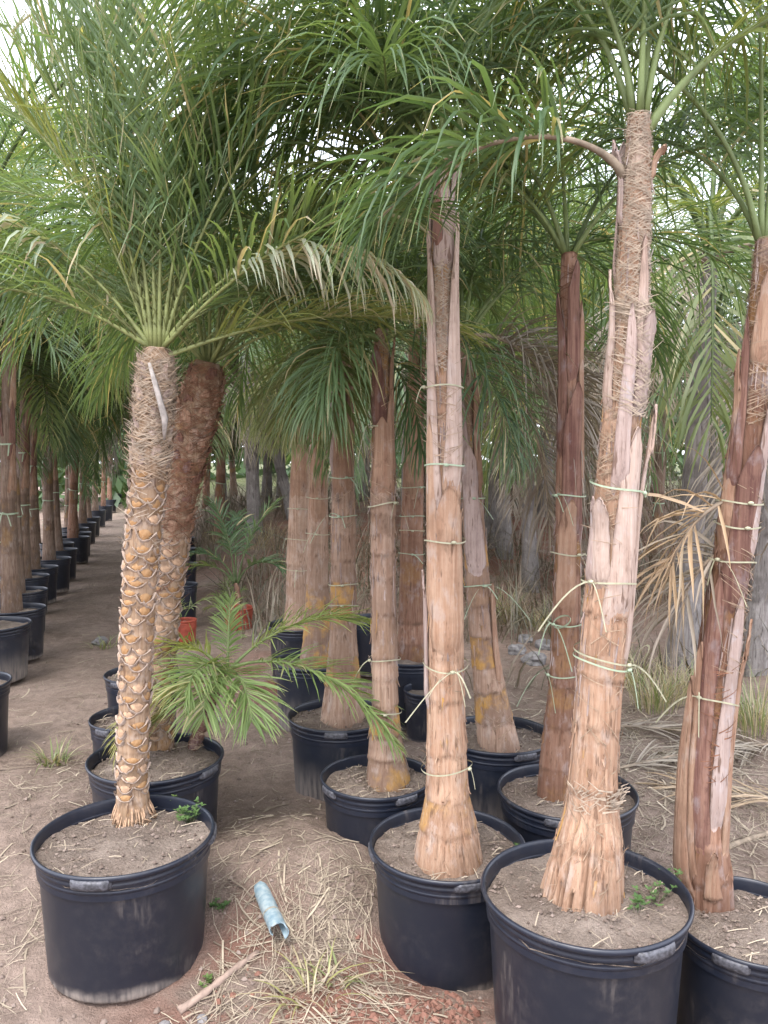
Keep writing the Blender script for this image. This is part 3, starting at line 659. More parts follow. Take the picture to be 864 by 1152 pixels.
palm_fronds(palm_a, top_a, [
    (95, 88, 84, 1.75, dict(ll=0.34, droop=0.03, plume=8, vup=10)), (-90, 88, 81, 1.6, dict(droop=0.02, plume=8, vup=6, ll=0.32)), (-55, 85, 66, 1.5, dict(droop=0.04, plume=10, vup=8)), (-128, 85, 64, 1.5, dict(droop=0.04, plume=10, vup=8)), (-25, 80, 48, 1.45, dict(droop=0.06, plume=12, vup=10)), (-155, 80, 48, 1.45, dict(droop=0.06, plume=12, vup=10)),
    (5, 76, 30, 1.6), (172, 77, 32, 1.6), (30, 70, 10, 1.5), (150, 70, 12, 1.45), (-12, 72, 18, 1.35), (192, 73, 20, 1.35),
    (-14, 54, -48, 1.05, dict(DRY, leafm='date_pale', pw=1.25, nl=44, pet=0.3)), (-24, 38, -12, 1.1, dict(droop=0.35)), (8, 22, -20, 1.1, dict(droop=0.3, dz=-0.03)),
    (176, 45, -35, 1.2, dict(droop=0.45)), (192, 56, -30, 1.1, dict(DRY, leafm='date_pale', nl=40, pet=0.35)), (60, 42, -30, 1.2), (115, 40, -30, 1.2),
    (20, 80, 45, 1.7), (160, 81, 48, 1.7), (15, 84, 58, 1.6), (165, 84, 58, 1.6), (200, 32, -50, 0.95, dict(droop=0.4))], 'date_frond', **date_kw)
o = link('broken_leaf_stalk', None or (lambda b: (b.tube([ax.pt(ax.L-0.06, -1.6, 0.07), ax.pt(ax.L-0.12, -1.3, 0.095), ax.pt(ax.L-0.24, -0.9, 0.105), ax.pt(ax.L-0.31, -0.8, 0.09)], [0.006, 0.009, 0.012, 0.004], 6), b.mesh('broken_leaf_stalk', 'wood_grey'))[1])(MB()), palm_a)

base, ax = px_axis([(180, 843, 32), (179, 800, 29), (182, 720, 31), (189, 650, 34), (198, 580, 36), (209, 520, 40), (221, 465, 44), (231, 425, 42), (234, 408, 26)])
palm_b = empty('date_palm', base, 'scaly date palm with red-brown fibrous top close behind the front one', 'palm tree', 'scaly date palms')
scaly_trunk(palm_b, base, ax, 8, 600, 825, True)
palm_fronds(palm_b, ax.P[-1], [(85, 86, 70, 1.7), (20, 78, 30, 1.7), (150, 80, 40, 1.7), (-10, 66, -25, 1.6), (45, 60, -10, 1.6), (170, 62, -10, 1.5), (15, 48, -45, 1.5, dict(droop=0.35)),
    (-30, 55, -40, 1.3, dict(droop=0.35)), (110, 55, -20, 1.5), (200, 50, -40, 1.2, dict(droop=0.35)), (60, 35, -60, 1.3, dict(droop=0.4)), (0, 82, 50, 1.8), (-5, 30, -70, 1.2, dict(droop=0.4)), (130, 72, 15, 1.6)],
    'date_frond_back', **dict(date_kw, leafm='date', spines=6, lw=0.011, nl=64))

# young leafy palm in the second pot
p = at_z(214, 842, 0.39); top = at_y(254, 752, p[1]-0.05)
yp = empty('young_palm', p, 'young leafy green palm leaning out of the second left pot', 'palm tree')
A = Axis([(0, 0, -0.02), (0.03, -0.01, 0.05), top-p], [0.02, 0.024, 0.012], 40)
tr = link('trunk', trunk_mesh('young_trunk', A, list(np.arange(0.03, 0.3, 0.03)), 'maroon', 18, 2, 0.004), yp)
o = link('fibre', fibre_mesh(A, 0.03, A.L-0.02, 120, 'fibre', 2, wid=0.0018, out=0.006, ln=(0.04, 0.1), loose=0.7), tr); o['kind'] = 'stuff'
young_kw = dict(nl=46, ll=0.19, lw=0.009, sweep=(60, 30), vup=15, plume=18, droop=0.18, leafm='young', stemm='stem_green', r0=0.006, pet=0.16, dryp=0.05)
palm_fronds(yp, top-p, [(-18, 28, -56, 0.86, dict(ll=0.21, nl=60, pw=0.8)), (8, 46, -28, 0.74, dict(nl=60)), (172, 50, -70, 0.42, dict(ll=0.19)), (80, 84, 78, 0.30, dict(ll=0.10, lw=0.006)), (-95, 25, -80, 0.36, dict(ll=0.2)), (-60, 15, -80, 0.36, dict(ll=0.2)), 
    (-110, 40, -60, 0.33, dict(ll=0.2)), (205, 8, -70, 0.52, dict(leafm='date_yellow', stemm='stem_yellow', label='yellowing frond hanging over the pot', dz=-0.05)), (190, -10, -60, 0.42, dict(leafm='date_yellow', stemm='stem_yellow', dz=-0.08))], 'young_frond', **young_kw)

# ------------------------------------------------------------------ queen palms with peeled trunks and tape ties
queen_kw = dict(nl=78, ll=0.50, lw=0.012, sweep=(66, 30), vup=25, plume=42, droop=0.48, seg=5, leafm='queen', stemm='stem_green', r0=0.0075, pet=0.13, dryp=0.05, wide=0.7, pw=1.1)
def queen(label, spec, tmat, joints_y, bases, fibres, ties, fronds, seed, rough_base=0.0, n=190, dy=0.0, nseg=48, amp=0.004, group='potted queen palms', z0=0.0, slim=0.93):
    spec = [(x, y, w*(1 if i < 2 else slim)) for i, (x, y, w) in enumerate(spec)]
    base, ax = px_axis(spec, 0.39 + z0, n=n, dy=dy)
    root = empty('queen_palm', base, label, 'palm tree', group)
    js = [s_at(base, ax, y) for y in joints_y]
    tr = link('trunk', trunk_mesh('queen_trunk', ax, js, tmat, nseg, seed, amp, 0.0028, rough_base), root)
    for i, q in enumerate(bases):
        ang, y0, y1, w0, w1, mt = q[:6]; kw = q[6] if len(q) > 6 else {}
        link('leaf_base', leaf_base_mesh(ax, ang, s_at(base, ax, y0), s_at(base, ax, y1), w0, w1, mt, seed=seed*50+i, **kw), tr)
    for i, q in enumerate(fibres):
        y0, y1, nn, mt, kw = q
        o = link('fibre', fibre_mesh(ax, s_at(base, ax, y0), s_at(base, ax, y1), nn, mt, seed*7+i, **kw), tr); o['kind'] = 'stuff'
    if nseg > 30:
        o = link('bark_flakes', bark_mesh(ax, 0.03, ax.L*0.75, 260 if nseg > 60 else 130, tmat, seed+300), tr); o['kind'] = 'stuff'
        o = link('bark_flakes', bark_mesh(ax, ax.L*0.25, ax.L*0.95, 120, 'mauve', seed+400, (0.002, 0.008), (0.03, 0.14), 0.014), tr); o['kind'] = 'stuff'
    for i, q in enumerate(ties):
        y, front, tails, loop, tilt = q[:5]
        link('tape_tie', tie_mesh(ax, s_at(base, ax, y), q[5] if len(q) > 5 else 'tape', front, tails, loop, tilt, seed=seed*11+i, gap=0.017 if len(bases) > 5 else 0.013), tr)
    palm_fronds(root, ax.P[-1], fronds, 'queen_frond', **queen_kw)
    return root, base, ax, tr
FR = -PI/2
queen('smooth orange-tan queen palm standing straight in the centre front pot',
    [(505, 966, 77), (504, 935, 66), (503, 890, 57), (502, 820, 52), (501, 740, 48), (501, 640, 44), (500, 540, 42), (499, 430, 39), (498, 330, 32), (498, 250, 26), (497, 180, 20)],
    'orange', [930, 893, 845, 786, 738, 690, 640, 560, 470, 400, 340], [
    (FR+0.15, 735, 545, 2.3, 1.5, 'orange', dict(flare=0.002)), (FR-1.0, 700, 470, 1.4, 0.7, 'orange', dict(flare=0.003)),
    (FR+0.75, 560, 244, 2.0, 0.45, 'pink', dict(flare=0.022)), (FR-0.95, 590, 332, 1.7, 0.3, 'pink', dict(flare=0.008)), (FR-1.1, 430, 262, 1.5, 0.3, 'pink', dict(flare=0.012)),
    (FR+0.1, 305, 190, 2.2, 1.0, 'mauve', dict(flare=0.004)), (FR-0.5, 285, 176, 0.9, 0.5, 'maroon', dict(flare=0.004, off=0.008)), (FR+1.0, 270, 172, 1.0, 0.3, 'mauve', dict(flare=0.03)),
    (FR-1.5, 800, 640, 0.8, 0.25, 'mauve', dict(flare=0.012)), (1.5, 520, 240, 2.2, 0.6, 'pink', {}), (2.2, 380, 170, 2.0, 0.6, 'mauve', {})],
    [(420, 290, 330, 'fibre_pale', dict(a0=-2.6, a1=-0.6, out=0.004, wid=0.0012, ln=(0.03, 0.08))), (520, 440, 60, 'fibre', dict(a0=-2.2, a1=-0.9, out=0.012, wid=0.001)), (910, 730, 40, 'fibre', dict(wid=0.0014, loose=0.5, slope=1.6, ln=(0.03, 0.07)))],
    [(436, FR-1.2, 1, False, 0.0), (523, FR, 0, False, 0.0, 'tape_green'), (608, FR+0.3, 0, False, 0.0), (746, FR+0.2, 4, False, -0.01), (862, FR+0.9, 1, False, 0.012)],
    [(130, 76, -40, 1.7), (172, 74, -62, 1.0), (12, 72, -55, 1.5), (-20, 76, -50, 1.3), (75, 78, -30, 1.8), (-95, 84, 45, 1.5), (205, 80, -35, 1.0), (160, 60, -78, 1.1)], 1, nseg=88, z0=-0.10, slim=0.82)
_, bF, aF, tF = queen('tall leaning queen palm with splintered base in the largest right pot',
    [(656, 1006, 88), (662, 960, 76), (666, 905, 70), (668, 860, 64), (673, 790, 62), (679, 720, 61), (686, 640, 58), (692, 560, 54), (699, 470, 51), (708, 380, 48), (711, 300, 43), (716, 220, 38), (718, 160, 33), (718, 130, 28)],
    'orange', [945, 888, 815, 760, 690, 640, 590, 500], [
    (FR+0.5, 700, 480, 2.0, 1.0, 'pink', dict(flare=0.003)), (FR-0.8, 660, 560, 1.2, 0.6, 'pink', {}), (FR+1.35, 760, 452, 1.3, 0.25, 'pink', dict(flare=0.03)), (FR-1.25, 660, 560, 0.7, 0.3, 'mauve', dict(flare=0.008)),
    (FR-0.15, 560, 345, 0.8, 0.45, 'mauve', dict(flare=0.006, off=0.008)), (FR-1.3, 470, 305, 1.0, 0.3, 'pink', dict(flare=0.014)), (FR+0.35, 420, 268, 0.9, 0.35, 'pink', dict(off=0.004, flare=0.004)),
    (FR+0.9, 470, 352, 1.5, 1.1, 'fibre_pale' if False else 'mauve', dict(off=0.004, flare=0.012)), (FR+1.2, 205, 168, 1.0, 0.6, 'rust', dict(flare=0.03)), (FR-1.4, 260, 160, 0.7, 0.2, 'mauve', dict(flare=0.03)), (1.4, 600, 300, 2.4, 0.8, 'pink', {}), (1.9, 330, 150, 2.4, 0.8, 'mauve', {})],
    [(470, 350, 330, 'fibre_pale', dict(a0=-1.7, a1=-0.1, out=0.015, wid=0.0014, ln=(0.05, 0.12), loose=0.05)), (600, 330, 260, 'fibre', dict(a0=-3.0, a1=-1.6, out=0.006, wid=0.0012, ln=(0.04, 0.11), loose=0.05)), (370, 135, 800, 'fibre_pale', dict(a0=-3.3, a1=0.2, out=0.006, wid=0.0011, ln=(0.04, 0.12), loose=0.07, slope=0.9)),
     (902, 880, 60, 'fibre_pale', dict(a0=-1.5, a1=0.1, out=0.008, wid=0.0022, ln=(0.03, 0.07), loose=1.0, slope=0.5)), (905, 880, 40, 'fibre_pale', dict(a0=-3.0, a1=-1.5, out=0.006, wid=0.002, ln=(0.02, 0.05), loose=0.5, slope=1.2)), (1000, 820, 110, 'fibre', dict(wid=0.0018, slope=2.2, ln=(0.04, 0.10), loose=0.35, out=0.005)), (800, 600, 60, 'fibre', dict(wid=0.0013, loose=0.4))],
    [(548, FR+1.2, 0, True, -0.012, 'tape_green'), (653, FR-0.9, 2, False, 0.0), (735, FR+0.75, 1, True, -0.014), (742, FR+0.8, 1, False, -0.01, 'tape_green')],
    [(190, 78, -50, 0.80, dict(pw=0.42, wide=0.8, r0=0.009, stemm='stem_dry', dz=-0.17, rr=0.04, pet=0.25, droop=0.5, ll=0.40, lw=0.014)), (4, 60, -30, 1.5, dict(pw=0.9, dz=-0.05, r0=0.012)), (-95, 86, 70, 1.5, dict(sweep=(30, 12), droop=0.08, plume=12)), (150, 76, -40, 1.8), (205, 82, -25, 1.2, dict(pw=1.0)), (105, 80, -30, 1.9),
     (-30, 84, 10, 1.3), (45, 84, 10, 1.9)], 2, rough_base=0.30, nseg=96, slim=0.80)
queen('dark reddish leaning queen palm in the pot at the right edge',
    [(797, 1012, 50), (796, 985, 52), (793, 930, 52), (796, 860, 50), (804, 780, 48), (814, 700, 47), (825, 620, 45), (835, 540, 44), (845, 460, 40), (852, 390, 33), (858, 320, 27), (861, 270, 22)],
    'red', [985, 948, 905, 800, 640], [
    (FR-1.45, 1010, 760, 1.1, 0.35, 'rust', dict(flare=0.0, off=0.022, thick=0.010)), (FR-0.9, 955, 640, 1.5, 0.8, 'maroon', dict(flare=0.004)), (FR-1.25, 990, 720, 1.0, 0.3, 'rust', dict(flare=0.012, off=0.008)), (FR+0.35, 930, 660, 1.3, 0.6, 'mauve', dict(flare=0.004)), (FR+0.9, 960, 690, 1.0, 0.25, 'rust', dict(flare=0.016)),
    (FR-0.1, 690, 500, 1.7, 0.9, 'maroon', {}), (FR-1.1, 620, 395, 1.2, 0.25, 'rust', dict(flare=0.03)), (FR-0.9, 560, 360, 0.9, 0.2, 'maroon', dict(flare=0.026, off=0.01)), (FR+0.6, 640, 430, 1.3, 0.4, 'mauve', {}), (FR+1.2, 560, 340, 1.0, 0.3, 'rust', dict(flare=0.02)), (FR-0.2, 1006, 940, 0.8, 0.3, 'rust', dict(flare=0.03)),
    (FR, 420, 290, 2.0, 0.9, 'rust', {}), (1.5, 800, 400, 2.6, 0.8, 'maroon', {})],
    [(880, 740, 90, 'fibre_red', dict(a0=-2.6, a1=-1.3, out=0.01, wid=0.0016)), (760, 560, 140, 'fibre', dict(a0=-0.9, a1=0.3, out=0.012, wid=0.0016, loose=0.5)), (480, 280, 300, 'fibre', dict(wid=0.0015, out=0.006, loose=0.3))],
    [(566, FR, 0, False, 0.004), (590, FR, 0, False, -0.006), (630, FR-1.0, 2, False, 0.0), (786, FR-1.0, 2, False, 0.012)],
    [(170, 80, -45, 1.7, dict(pet=0.3)), (100, 88, 80, 1.9, dict(pet=0.35)), (145, 80, -30, 1.9, dict(pet=0.3)), (60, 76, -25, 1.8), (120, 68, -65, 1.8)] + [(az, e0, -80, L, dict(leafm='dry_leaf', stemm='stem_dry', dz=dz, rr=0.06, nl=20, ll=0.32, lw=0.013, droop=0.35, plume=60, pw=0.7, pet=0.1, label='dry broken frond hanging at the trunk')) for az, e0, L, dz in ((186, 0, 0.36, -0.80), (168, -20, 0.34, -0.95), (10, 0, 0.35, -0.9))], 3, nseg=80, z0=-0.17, slim=0.84)
queen('slender red-brown queen palm behind the tall leaning one, crown in a V',
    [(628, 893, 46), (629, 850, 41), (634, 760, 37), (638, 660, 35), (640, 560, 33), (641, 450, 30), (641, 380, 26), (640, 320, 22), (640, 285, 18)],
    'red', [860, 815, 770, 730, 700, 645, 600], [
    (FR, 620, 430, 2.0, 1.0, 'maroon', {}), (FR+0.9, 560, 340, 1.2, 0.4, 'rust', dict(flare=0.01)), (FR-0.9, 520, 330, 1.4, 0.5, 'maroon', {}), (FR+0.2, 430, 295, 1.8, 0.8, 'maroon', {}), (FR-0.3, 690, 560, 1.6, 1.0, 'rust', {}), (1.5, 560, 320, 2.4, 0.8, 'maroon', {})],
    [(420, 290, 120, 'fibre_red', dict(wid=0.0014, out=0.006)), (640, 560, 40, 'fibre', dict(wid=0.0014))],
    [(557, FR-1.0, 2, False, 0.0, 'tape_green'), (622, FR+0.4, 2, False, 0.0), (700, FR-0.9, 2, True, 0.0, 'tape_green'), (757, FR-1.1, 2, False, 0.0, 'tape_green')],
    [(170, 66, -40, 1.9, dict(stemm='stem_dark')), (20, 70, -45, 1.9, dict(stemm='stem_dark')), (95, 82, 20, 1.9), (130, 58, -60, 1.7), (190, 62, -70, 1.3), (-15, 62, -60, 1.3), (205, 72, -30, 1.3)], 4, nseg=36, n=150, z0=-0.05, slim=0.82)
queen('queen palm leaning to the left behind the centre trunk',
    [(561, 838, 46), (555, 800, 39), (546, 745, 35), (538, 660, 31), (532, 570, 27), (527, 490, 23), (523, 420, 19), (521, 380, 15)],
    'tan', [810, 775, 748, 715, 680, 640, 600], [(FR+0.9, 770, 655, 0.9, 0.3, 'rust', dict(flare=0.014)), (FR-0.2, 650, 500, 2.0, 1.0, 'mauve', {}), (FR+0.8, 560, 420, 1.4, 0.4, 'rust', {}), (FR-0.7, 520, 400, 1.4, 0.4, 'mauve', {})],
    [(560, 400, 100, 'fibre', dict(wid=0.0016)), (830, 760, 40, 'fibre', dict(loose=0.6))], [(657, FR+0.3, 3, False, 0.0, 'tape_green'), (560, FR, 1, False, 0.0, 'tape_green')],
    [(150, 60, -60, 1.9), (40, 58, -60, 1.9), (90, 70, -30, 1.9), (190, 55, -70, 1.7), (0, 60, -65, 1.7), (65, 78, 0, 1.9), (15, 30, -86, 1.15, dict(leafm='dry_leaf', stemm='stem_dry', pw=0.5, label='dry pale hanging frond')), (45, 20, -86, 1.2, dict(leafm='dry_leaf', stemm='stem_dry', pw=0.5)), (-20, 25, -86, 0.8, dict(leafm='dry_leaf', stemm='stem_dry', pw=0.5))], 5, nseg=36, n=130, slim=0.85)
queen('straight tan queen palm in the half-sunk pot left of centre',
    [(437, 878, 50), (434, 845, 38), (433, 790, 34), (432, 700, 33), (431, 600, 32), (431, 530, 31), (430, 460, 26), (429, 400, 20), (429, 370, 16)],
    'tan', [850, 825, 792, 760, 738, 690, 650, 622, 600, 580, 545], [(FR, 560, 470, 2.2, 1.2, 'rust', dict(flare=0.004)), (FR+0.7, 540, 440, 1.4, 0.4, 'rust', dict(flare=0.014)), (FR-0.4, 480, 390, 2.0, 0.7, 'maroon', {}), (FR+1.2, 470, 380, 1.2, 0.4, 'rust', {})],
    [(570, 500, 120, 'fibre', dict(wid=0.0015, loose=0.4)), (480, 380, 100, 'fibre', dict(wid=0.0014))], [(568, FR+0.8, 2, False, 0.01), (740, FR-1.0, 1, False, 0.0), (799, FR, 0, False, 0.003), (478, FR-0.8, 1, False, -0.01)],
    [(160, 60, -55, 1.8), (20, 60, -70, 1.7, dict(leafm='queen_dark')), (90, 70, -30, 1.9), (205, 58, -65, 1.6), (-35, 48, -82, 0.85, dict(pw=0.5, pet=0.12, ll=0.34, lw=0.009, dz=-0.05, droop=0.5, leafm='queen_dark')), (-130, 45, -82, 0.5, dict(pw=0.5, pet=0.12, ll=0.34, lw=0.009, dz=-0.05, droop=0.5)), (125, 50, -75, 1.7), (60, 52, -70, 1.8), (180, 74, -20, 1.7), (-90, 74, -30, 1.4)], 6, nseg=36, n=140, z0=-0.08, slim=0.86)
queen('thick tan queen palm with zigzag tape in the dusty pot',
    [(386, 808, 50), (386, 780, 42), (386, 720, 35), (386, 640, 32), (386, 560, 30), (385, 480, 27), (384, 420, 22), (384, 385, 17)],
    'tan', [770, 738, 705, 675, 655, 630, 600], [(FR, 560, 440, 2.0, 1.0, 'rust', {}), (FR-0.9, 540, 400, 1.4, 0.5, 'mauve', {}), (FR+0.9, 510, 400, 1.4, 0.5, 'rust', {})],
    [(600, 400, 140, 'fibre', dict(wid=0.0016))], [(537, FR+0.3, 2, False, 0.0, 'tape_green'), (580, FR-0.2, 2, False, 0.0, 'tape_green'), (656, FR, 0, False, 0.0), (680, FR, 0, False, 0.006)],
    [(160, 50, -75, 1.8), (200, 55, -70, 1.7), (30, 60, -60, 1.8), (110, 66, -45, 1.8), (-50, 45, -84, 0.85, dict(pw=0.5, pet=0.12, ll=0.34, lw=0.009, dz=-0.05, droop=0.5)), (60, 55, -60, 1.8), (240, 40, -85, 0.62, dict(pw=0.5, pet=0.12, ll=0.34, lw=0.009, dz=-0.05, droop=0.5, leafm='date_yellow')), (-90, 50, -84, 0.7, dict(pw=0.5, pet=0.12, ll=0.34, lw=0.009, dz=-0.05, droop=0.5, leafm='queen_dark'))], 7, nseg=32, n=120, slim=0.86)
queen('tan queen palm second behind the young palm, half hidden', [(355, 747, 37), (356, 720, 30), (357, 650, 26), (358, 560, 24), (359, 470, 21), (360, 400, 16)], 'tan', [720, 690, 660, 625, 590], [(FR, 590, 460, 2.0, 1.0, 'rust', {})], [(560, 420, 90, 'fibre', dict(wid=0.002))],
    [(600, FR, 1, False, 0.0), (560, FR, 0, False, 0.0)], [(170, 50, -75, 1.8), (245, 40, -86, 0.75, dict(pw=0.5, pet=0.12, ll=0.34, lw=0.009, dz=-0.05, droop=0.5, leafm='date_yellow')), (-80, 40, -86, 1.0, dict(pw=0.5, pet=0.12, ll=0.34, lw=0.009, dz=-0.05, droop=0.5)), (100, 65, -40, 1.8), (20, 60, -60, 1.8)], 8, nseg=24, n=90)
queen('tan queen palm farthest of the three behind the young palm', [(336, 707, 38), (336, 680, 29), (335, 620, 26), (337, 540, 23), (339, 470, 20), (340, 400, 15)], 'tan', [690, 660, 635, 600, 575], [(FR, 560, 440, 2.0, 1.0, 'rust', {})], [],
    [(572, FR, 0, False, 0.0), (606, FR-1.0, 1, False, 0.0), (640, FR, 1, False, 0.0)], [(190, 55, -82, 1.7, dict(leafm='date_yellow')), (235, 35, -86, 0.8, dict(pw=0.5, pet=0.12, ll=0.34, lw=0.009, dz=-0.05, droop=0.5, leafm='date_yellow')), (100, 65, -40, 1.9), (20, 60, -60, 1.8), (150, 60, -60, 1.9), (-70, 35, -86, 0.8, dict(pw=0.5, pet=0.12, ll=0.34, lw=0.009, dz=-0.05, droop=0.5, leafm='date_yellow'))], 9, nseg=24, n=90)
queen('shaded queen palm between the two central trunks', [(463, 741, 36), (463, 715, 31), (463, 650, 28), (464, 570, 26), (466, 480, 22), (468, 400, 18), (469, 350, 14)], 'red', [720, 700, 670, 630, 600, 560], [(FR, 560, 420, 2.0, 1.0, 'rust', {}), (FR+0.8, 480, 370, 1.4, 0.5, 'maroon', {})], [(560, 380, 90, 'fibre', dict(wid=0.002))],
    [(548, FR+0.6, 1, False, 0.0, 'tape_green'), (580, FR, 0, False, 0.0, 'tape_green'), (596, FR, 0, False, 0.0), (622, FR, 1, False, 0.0, 'tape_green')], [(170, 55, -65, 1.9), (20, 60, -60, 1.9), (100, 65, -40, 1.9), (-60, 45, -84, 1.0, dict(pw=0.5, pet=0.12, ll=0.34, lw=0.009, dz=-0.05, droop=0.5)), (-120, 45, -84, 0.9, dict(pw=0.5, pet=0.12, ll=0.34, lw=0.009, dz=-0.05, droop=0.5)), (215, 58, -75, 1.7), (60, 60, -50, 1.9)], 10, nseg=24, n=100)

# ------------------------------------------------------------------ the rows farther back: shared meshes
LIBQ = [frond_mesh('queen_frond_row', L, e0, e1, pw=pw, seed=50+i, nl=80, ll=0.52, lw=0.0145, sweep=(64, 28), vup=22, plume=34, droop=dr*1.35, leafm=lm, stemm='stem_dark', r0=0.016, pet=0.18, dryp=0.05, seg=3, fold=False)
        for i, (L, e0, e1, pw, dr, lm) in enumerate([(2.2, 82, 10, 1.2, 0.25, 'queen'), (2.3, 74, -20, 1.1, 0.3, 'queen'), (2.3, 68, -40, 1.0, 0.35, 'queen'), (2.2, 60, -60, 0.9, 0.4, 'queen'), (2.1, 52, -75, 0.8, 0.4, 'queen_dark'),
        (2.0, 40, -82, 0.7, 0.45, 'queen_dark'), (1.9, 25, -86, 0.6, 0.45, 'queen_dark'), (2.2, 78, -5, 1.3, 0.3, 'queen'), (2.3, 64, -50, 1.1, 0.35, 'queen_dark'), (2.0, 46, -80, 0.7, 0.4, 'queen')])]
LIBD = [frond_mesh('dry_frond_row', 1.8, e0, e1, pw=0.6, seed=80+i, nl=56, ll=0.42, lw=0.013, sweep=(50, 25), vup=5, plume=40, droop=0.6, leafm='dry_leaf', stemm='stem_dry', r0=0.014, pet=0.2, seg=3, fold=False) for i, (e0, e1) in enumerate([(20, -88), (-10, -88), (40, -86)])]
def row_trunk(seed, mt, bases):
    rg = np.random.RandomState(seed); lean = rg.normal(0, 0.03, 2)
    zs = np.linspace(0, 1, 6); pts = [(lean[0]*z*z*2.3, lean[1]*z*2.3, z*2.3 - 0.03) for z in zs]; ax = Axis(pts, [0.105, 0.08, 0.073, 0.068, 0.058, 0.045], 80)
    tm = trunk_mesh('row_trunk', ax, list(np.cumsum(rg.uniform(0.07, 0.22, 9))), mt, 20, seed, 0.004)
    lb = [leaf_base_mesh(ax, rg.uniform(0, 6.28), s, min(s+rg.uniform(0.3, 0.6), ax.L-0.01), rg.uniform(1.4, 2.2), 0.5, rg.choice(bases), flare=rg.uniform(0.004, 0.02), seed=seed*9+j) for j, s in enumerate(np.linspace(0.9, 1.9, 6))]
    ti = [tie_mesh(ax, s, 'tape' if rg.rand() < 0.5 else 'tape_green', rg.uniform(-2.4, -0.8), 2, False, 0.0, seed=seed+j, wid=0.006) for j, s in enumerate((0.75, 1.25))]
    return tm, lb, ti, ax.P[-1]
ROWT = [row_trunk(100+i, mt, bs) for i, (mt, bs) in enumerate([('brown', ['rust', 'mauve']), ('red', ['maroon', 'rust']), ('brown', ['rust', 'maroon']), ('brown', ['rust', 'mauve'])])]
GREYT = [row_trunk(120+i, 'grey', ['mauve']) for i in range(2)]
prng = random.Random(5)
def row_palm(x, y, z, label, group, kind='brown', sc=1.0, nf=12, dry=1, bases=True, tilt=(0, 0), seed=None, low=0.3, fs=1.0):
    rg = random.Random(seed if seed is not None else prng.randint(0, 99999))
    tm, lb, ti, top = (ROWT if kind == 'brown' else GREYT)[rg.randint(0, 3 if kind == 'brown' else 1)]
    root = empty('queen_palm', (x, y, z), label, 'palm tree', group)
    R3 = Matrix.Rotation(tilt[0], 4, 'Y') @ Matrix.Rotation(tilt[1], 4, 'X') @ Matrix.Rotation(rg.uniform(0, 6.28) if kind != 'brown' else rg.uniform(-0.6, 0.6), 4, 'Z') @ Matrix.Diagonal((sc*rg.uniform(0.66, 0.82) if kind == 'brown' else sc*rg.uniform(0.8, 1.1),)*2 + (sc, 1))
    tr = link('trunk', tm, root); tr.matrix_local = R3
    if bases:
        for m in lb: link('leaf_base', m, tr)
    if kind == 'brown':
        for m in ti: link('tape_tie', m, tr)
    tp = R3 @ Vector(top)
    for i in range(nf):
        az = i*137.5 + rg.uniform(-15, 15); q = i/nf
        k = rg.choice([0, 7, 1]) if q < 0.3 else (rg.choice([1, 2, 8, 3]) if q < 1-low else rg.choice([4, 5, 9, 6]))
        add_frond(root, LIBQ[k], tp, az, sc*fs*rg.uniform(0.85, 1.1))
    for i in range(dry): add_frond(root, LIBD[rg.randint(0, 2)], tp + Vector((0, 0, -0.05)), rg.uniform(-170, -10) if dry > 3 else rg.uniform(0, 360), sc*rg.uniform(0.7, 1.0), 'dry brown hanging frond')
    return root

# left alley: a row of pots with a palm in each, nearest first
LROW = [(-42, 768, 104), (-12, 702, 84), (16, 684, 66), (22, 664, 58), (28, 648, 52), (40, 638, 47), (57, 628, 43), (66, 618, 39), (64, 611, 38), (83, 604, 33), (86, 599, 31), (84, 594, 30), (94, 588, 26), (100, 582, 23), (108, 574, 21), (117, 569, 19), (124, 562, 15), (131, 556, 12), (138, 550, 9)]
for i, (x, y, w) in enumerate(LROW):
    loc, R = make_pot(x, y, w, ORD[i] + ' black pot of the row along the left side of the alley', 'pots along the left side of the alley', fine=False, material='pot_dusty' if i in (1, 8) else 'pot')
    row_palm(loc[0] - 0.02, loc[1], 0.385, ORD[i] + ' palm from the camera in the left alley row', 'palms of the left alley row', sc=1.0 + 0.04*((i*7) % 5), seed=900+i, dry=0, tilt=(0.02*math.sin(i*2.3), 0), nf=6 if i < 2 else (9 if i < 5 else 11), low=0.12 if i < 3 else 0.3, fs=0.88 if i < 4 else 1.0)
# second row behind it, only glimpsed between the trunks
for i, (x, d) in enumerate([(-1.05, 6.3), (-1.35, 7.6), (-1.2, 9.4), (-1.3, 11.5), (-1.25, 14.0), (-1.3, 18.0)]):
    X = -0.305*d - 1.25 - 0.80 - 0.1*(i % 2); row_palm(X, d, float(gz(X, d)), ORD[i] + ' palm glimpsed behind the left alley row', 'palms behind the left alley row', sc=1.1 + 0.05*(i % 3), seed=940+i, low=0.15, fs=1.1, dry=0)
for i, d in enumerate([6.1, 7.1, 8.6, 10.2, 12.4, 15.5, 20.0]):
    X = -0.305*d - 1.25 - 0.40; row_palm(X, d, float(gz(X, d)), ORD[i] + ' of the thin palms squeezed in right behind the left alley row', 'thin palms behind the left alley row', sc=0.98 + 0.06*(i % 3), seed=980+i, low=0.3, nf=8, dry=0, tilt=(0.03*math.sin(i*1.7), 0))
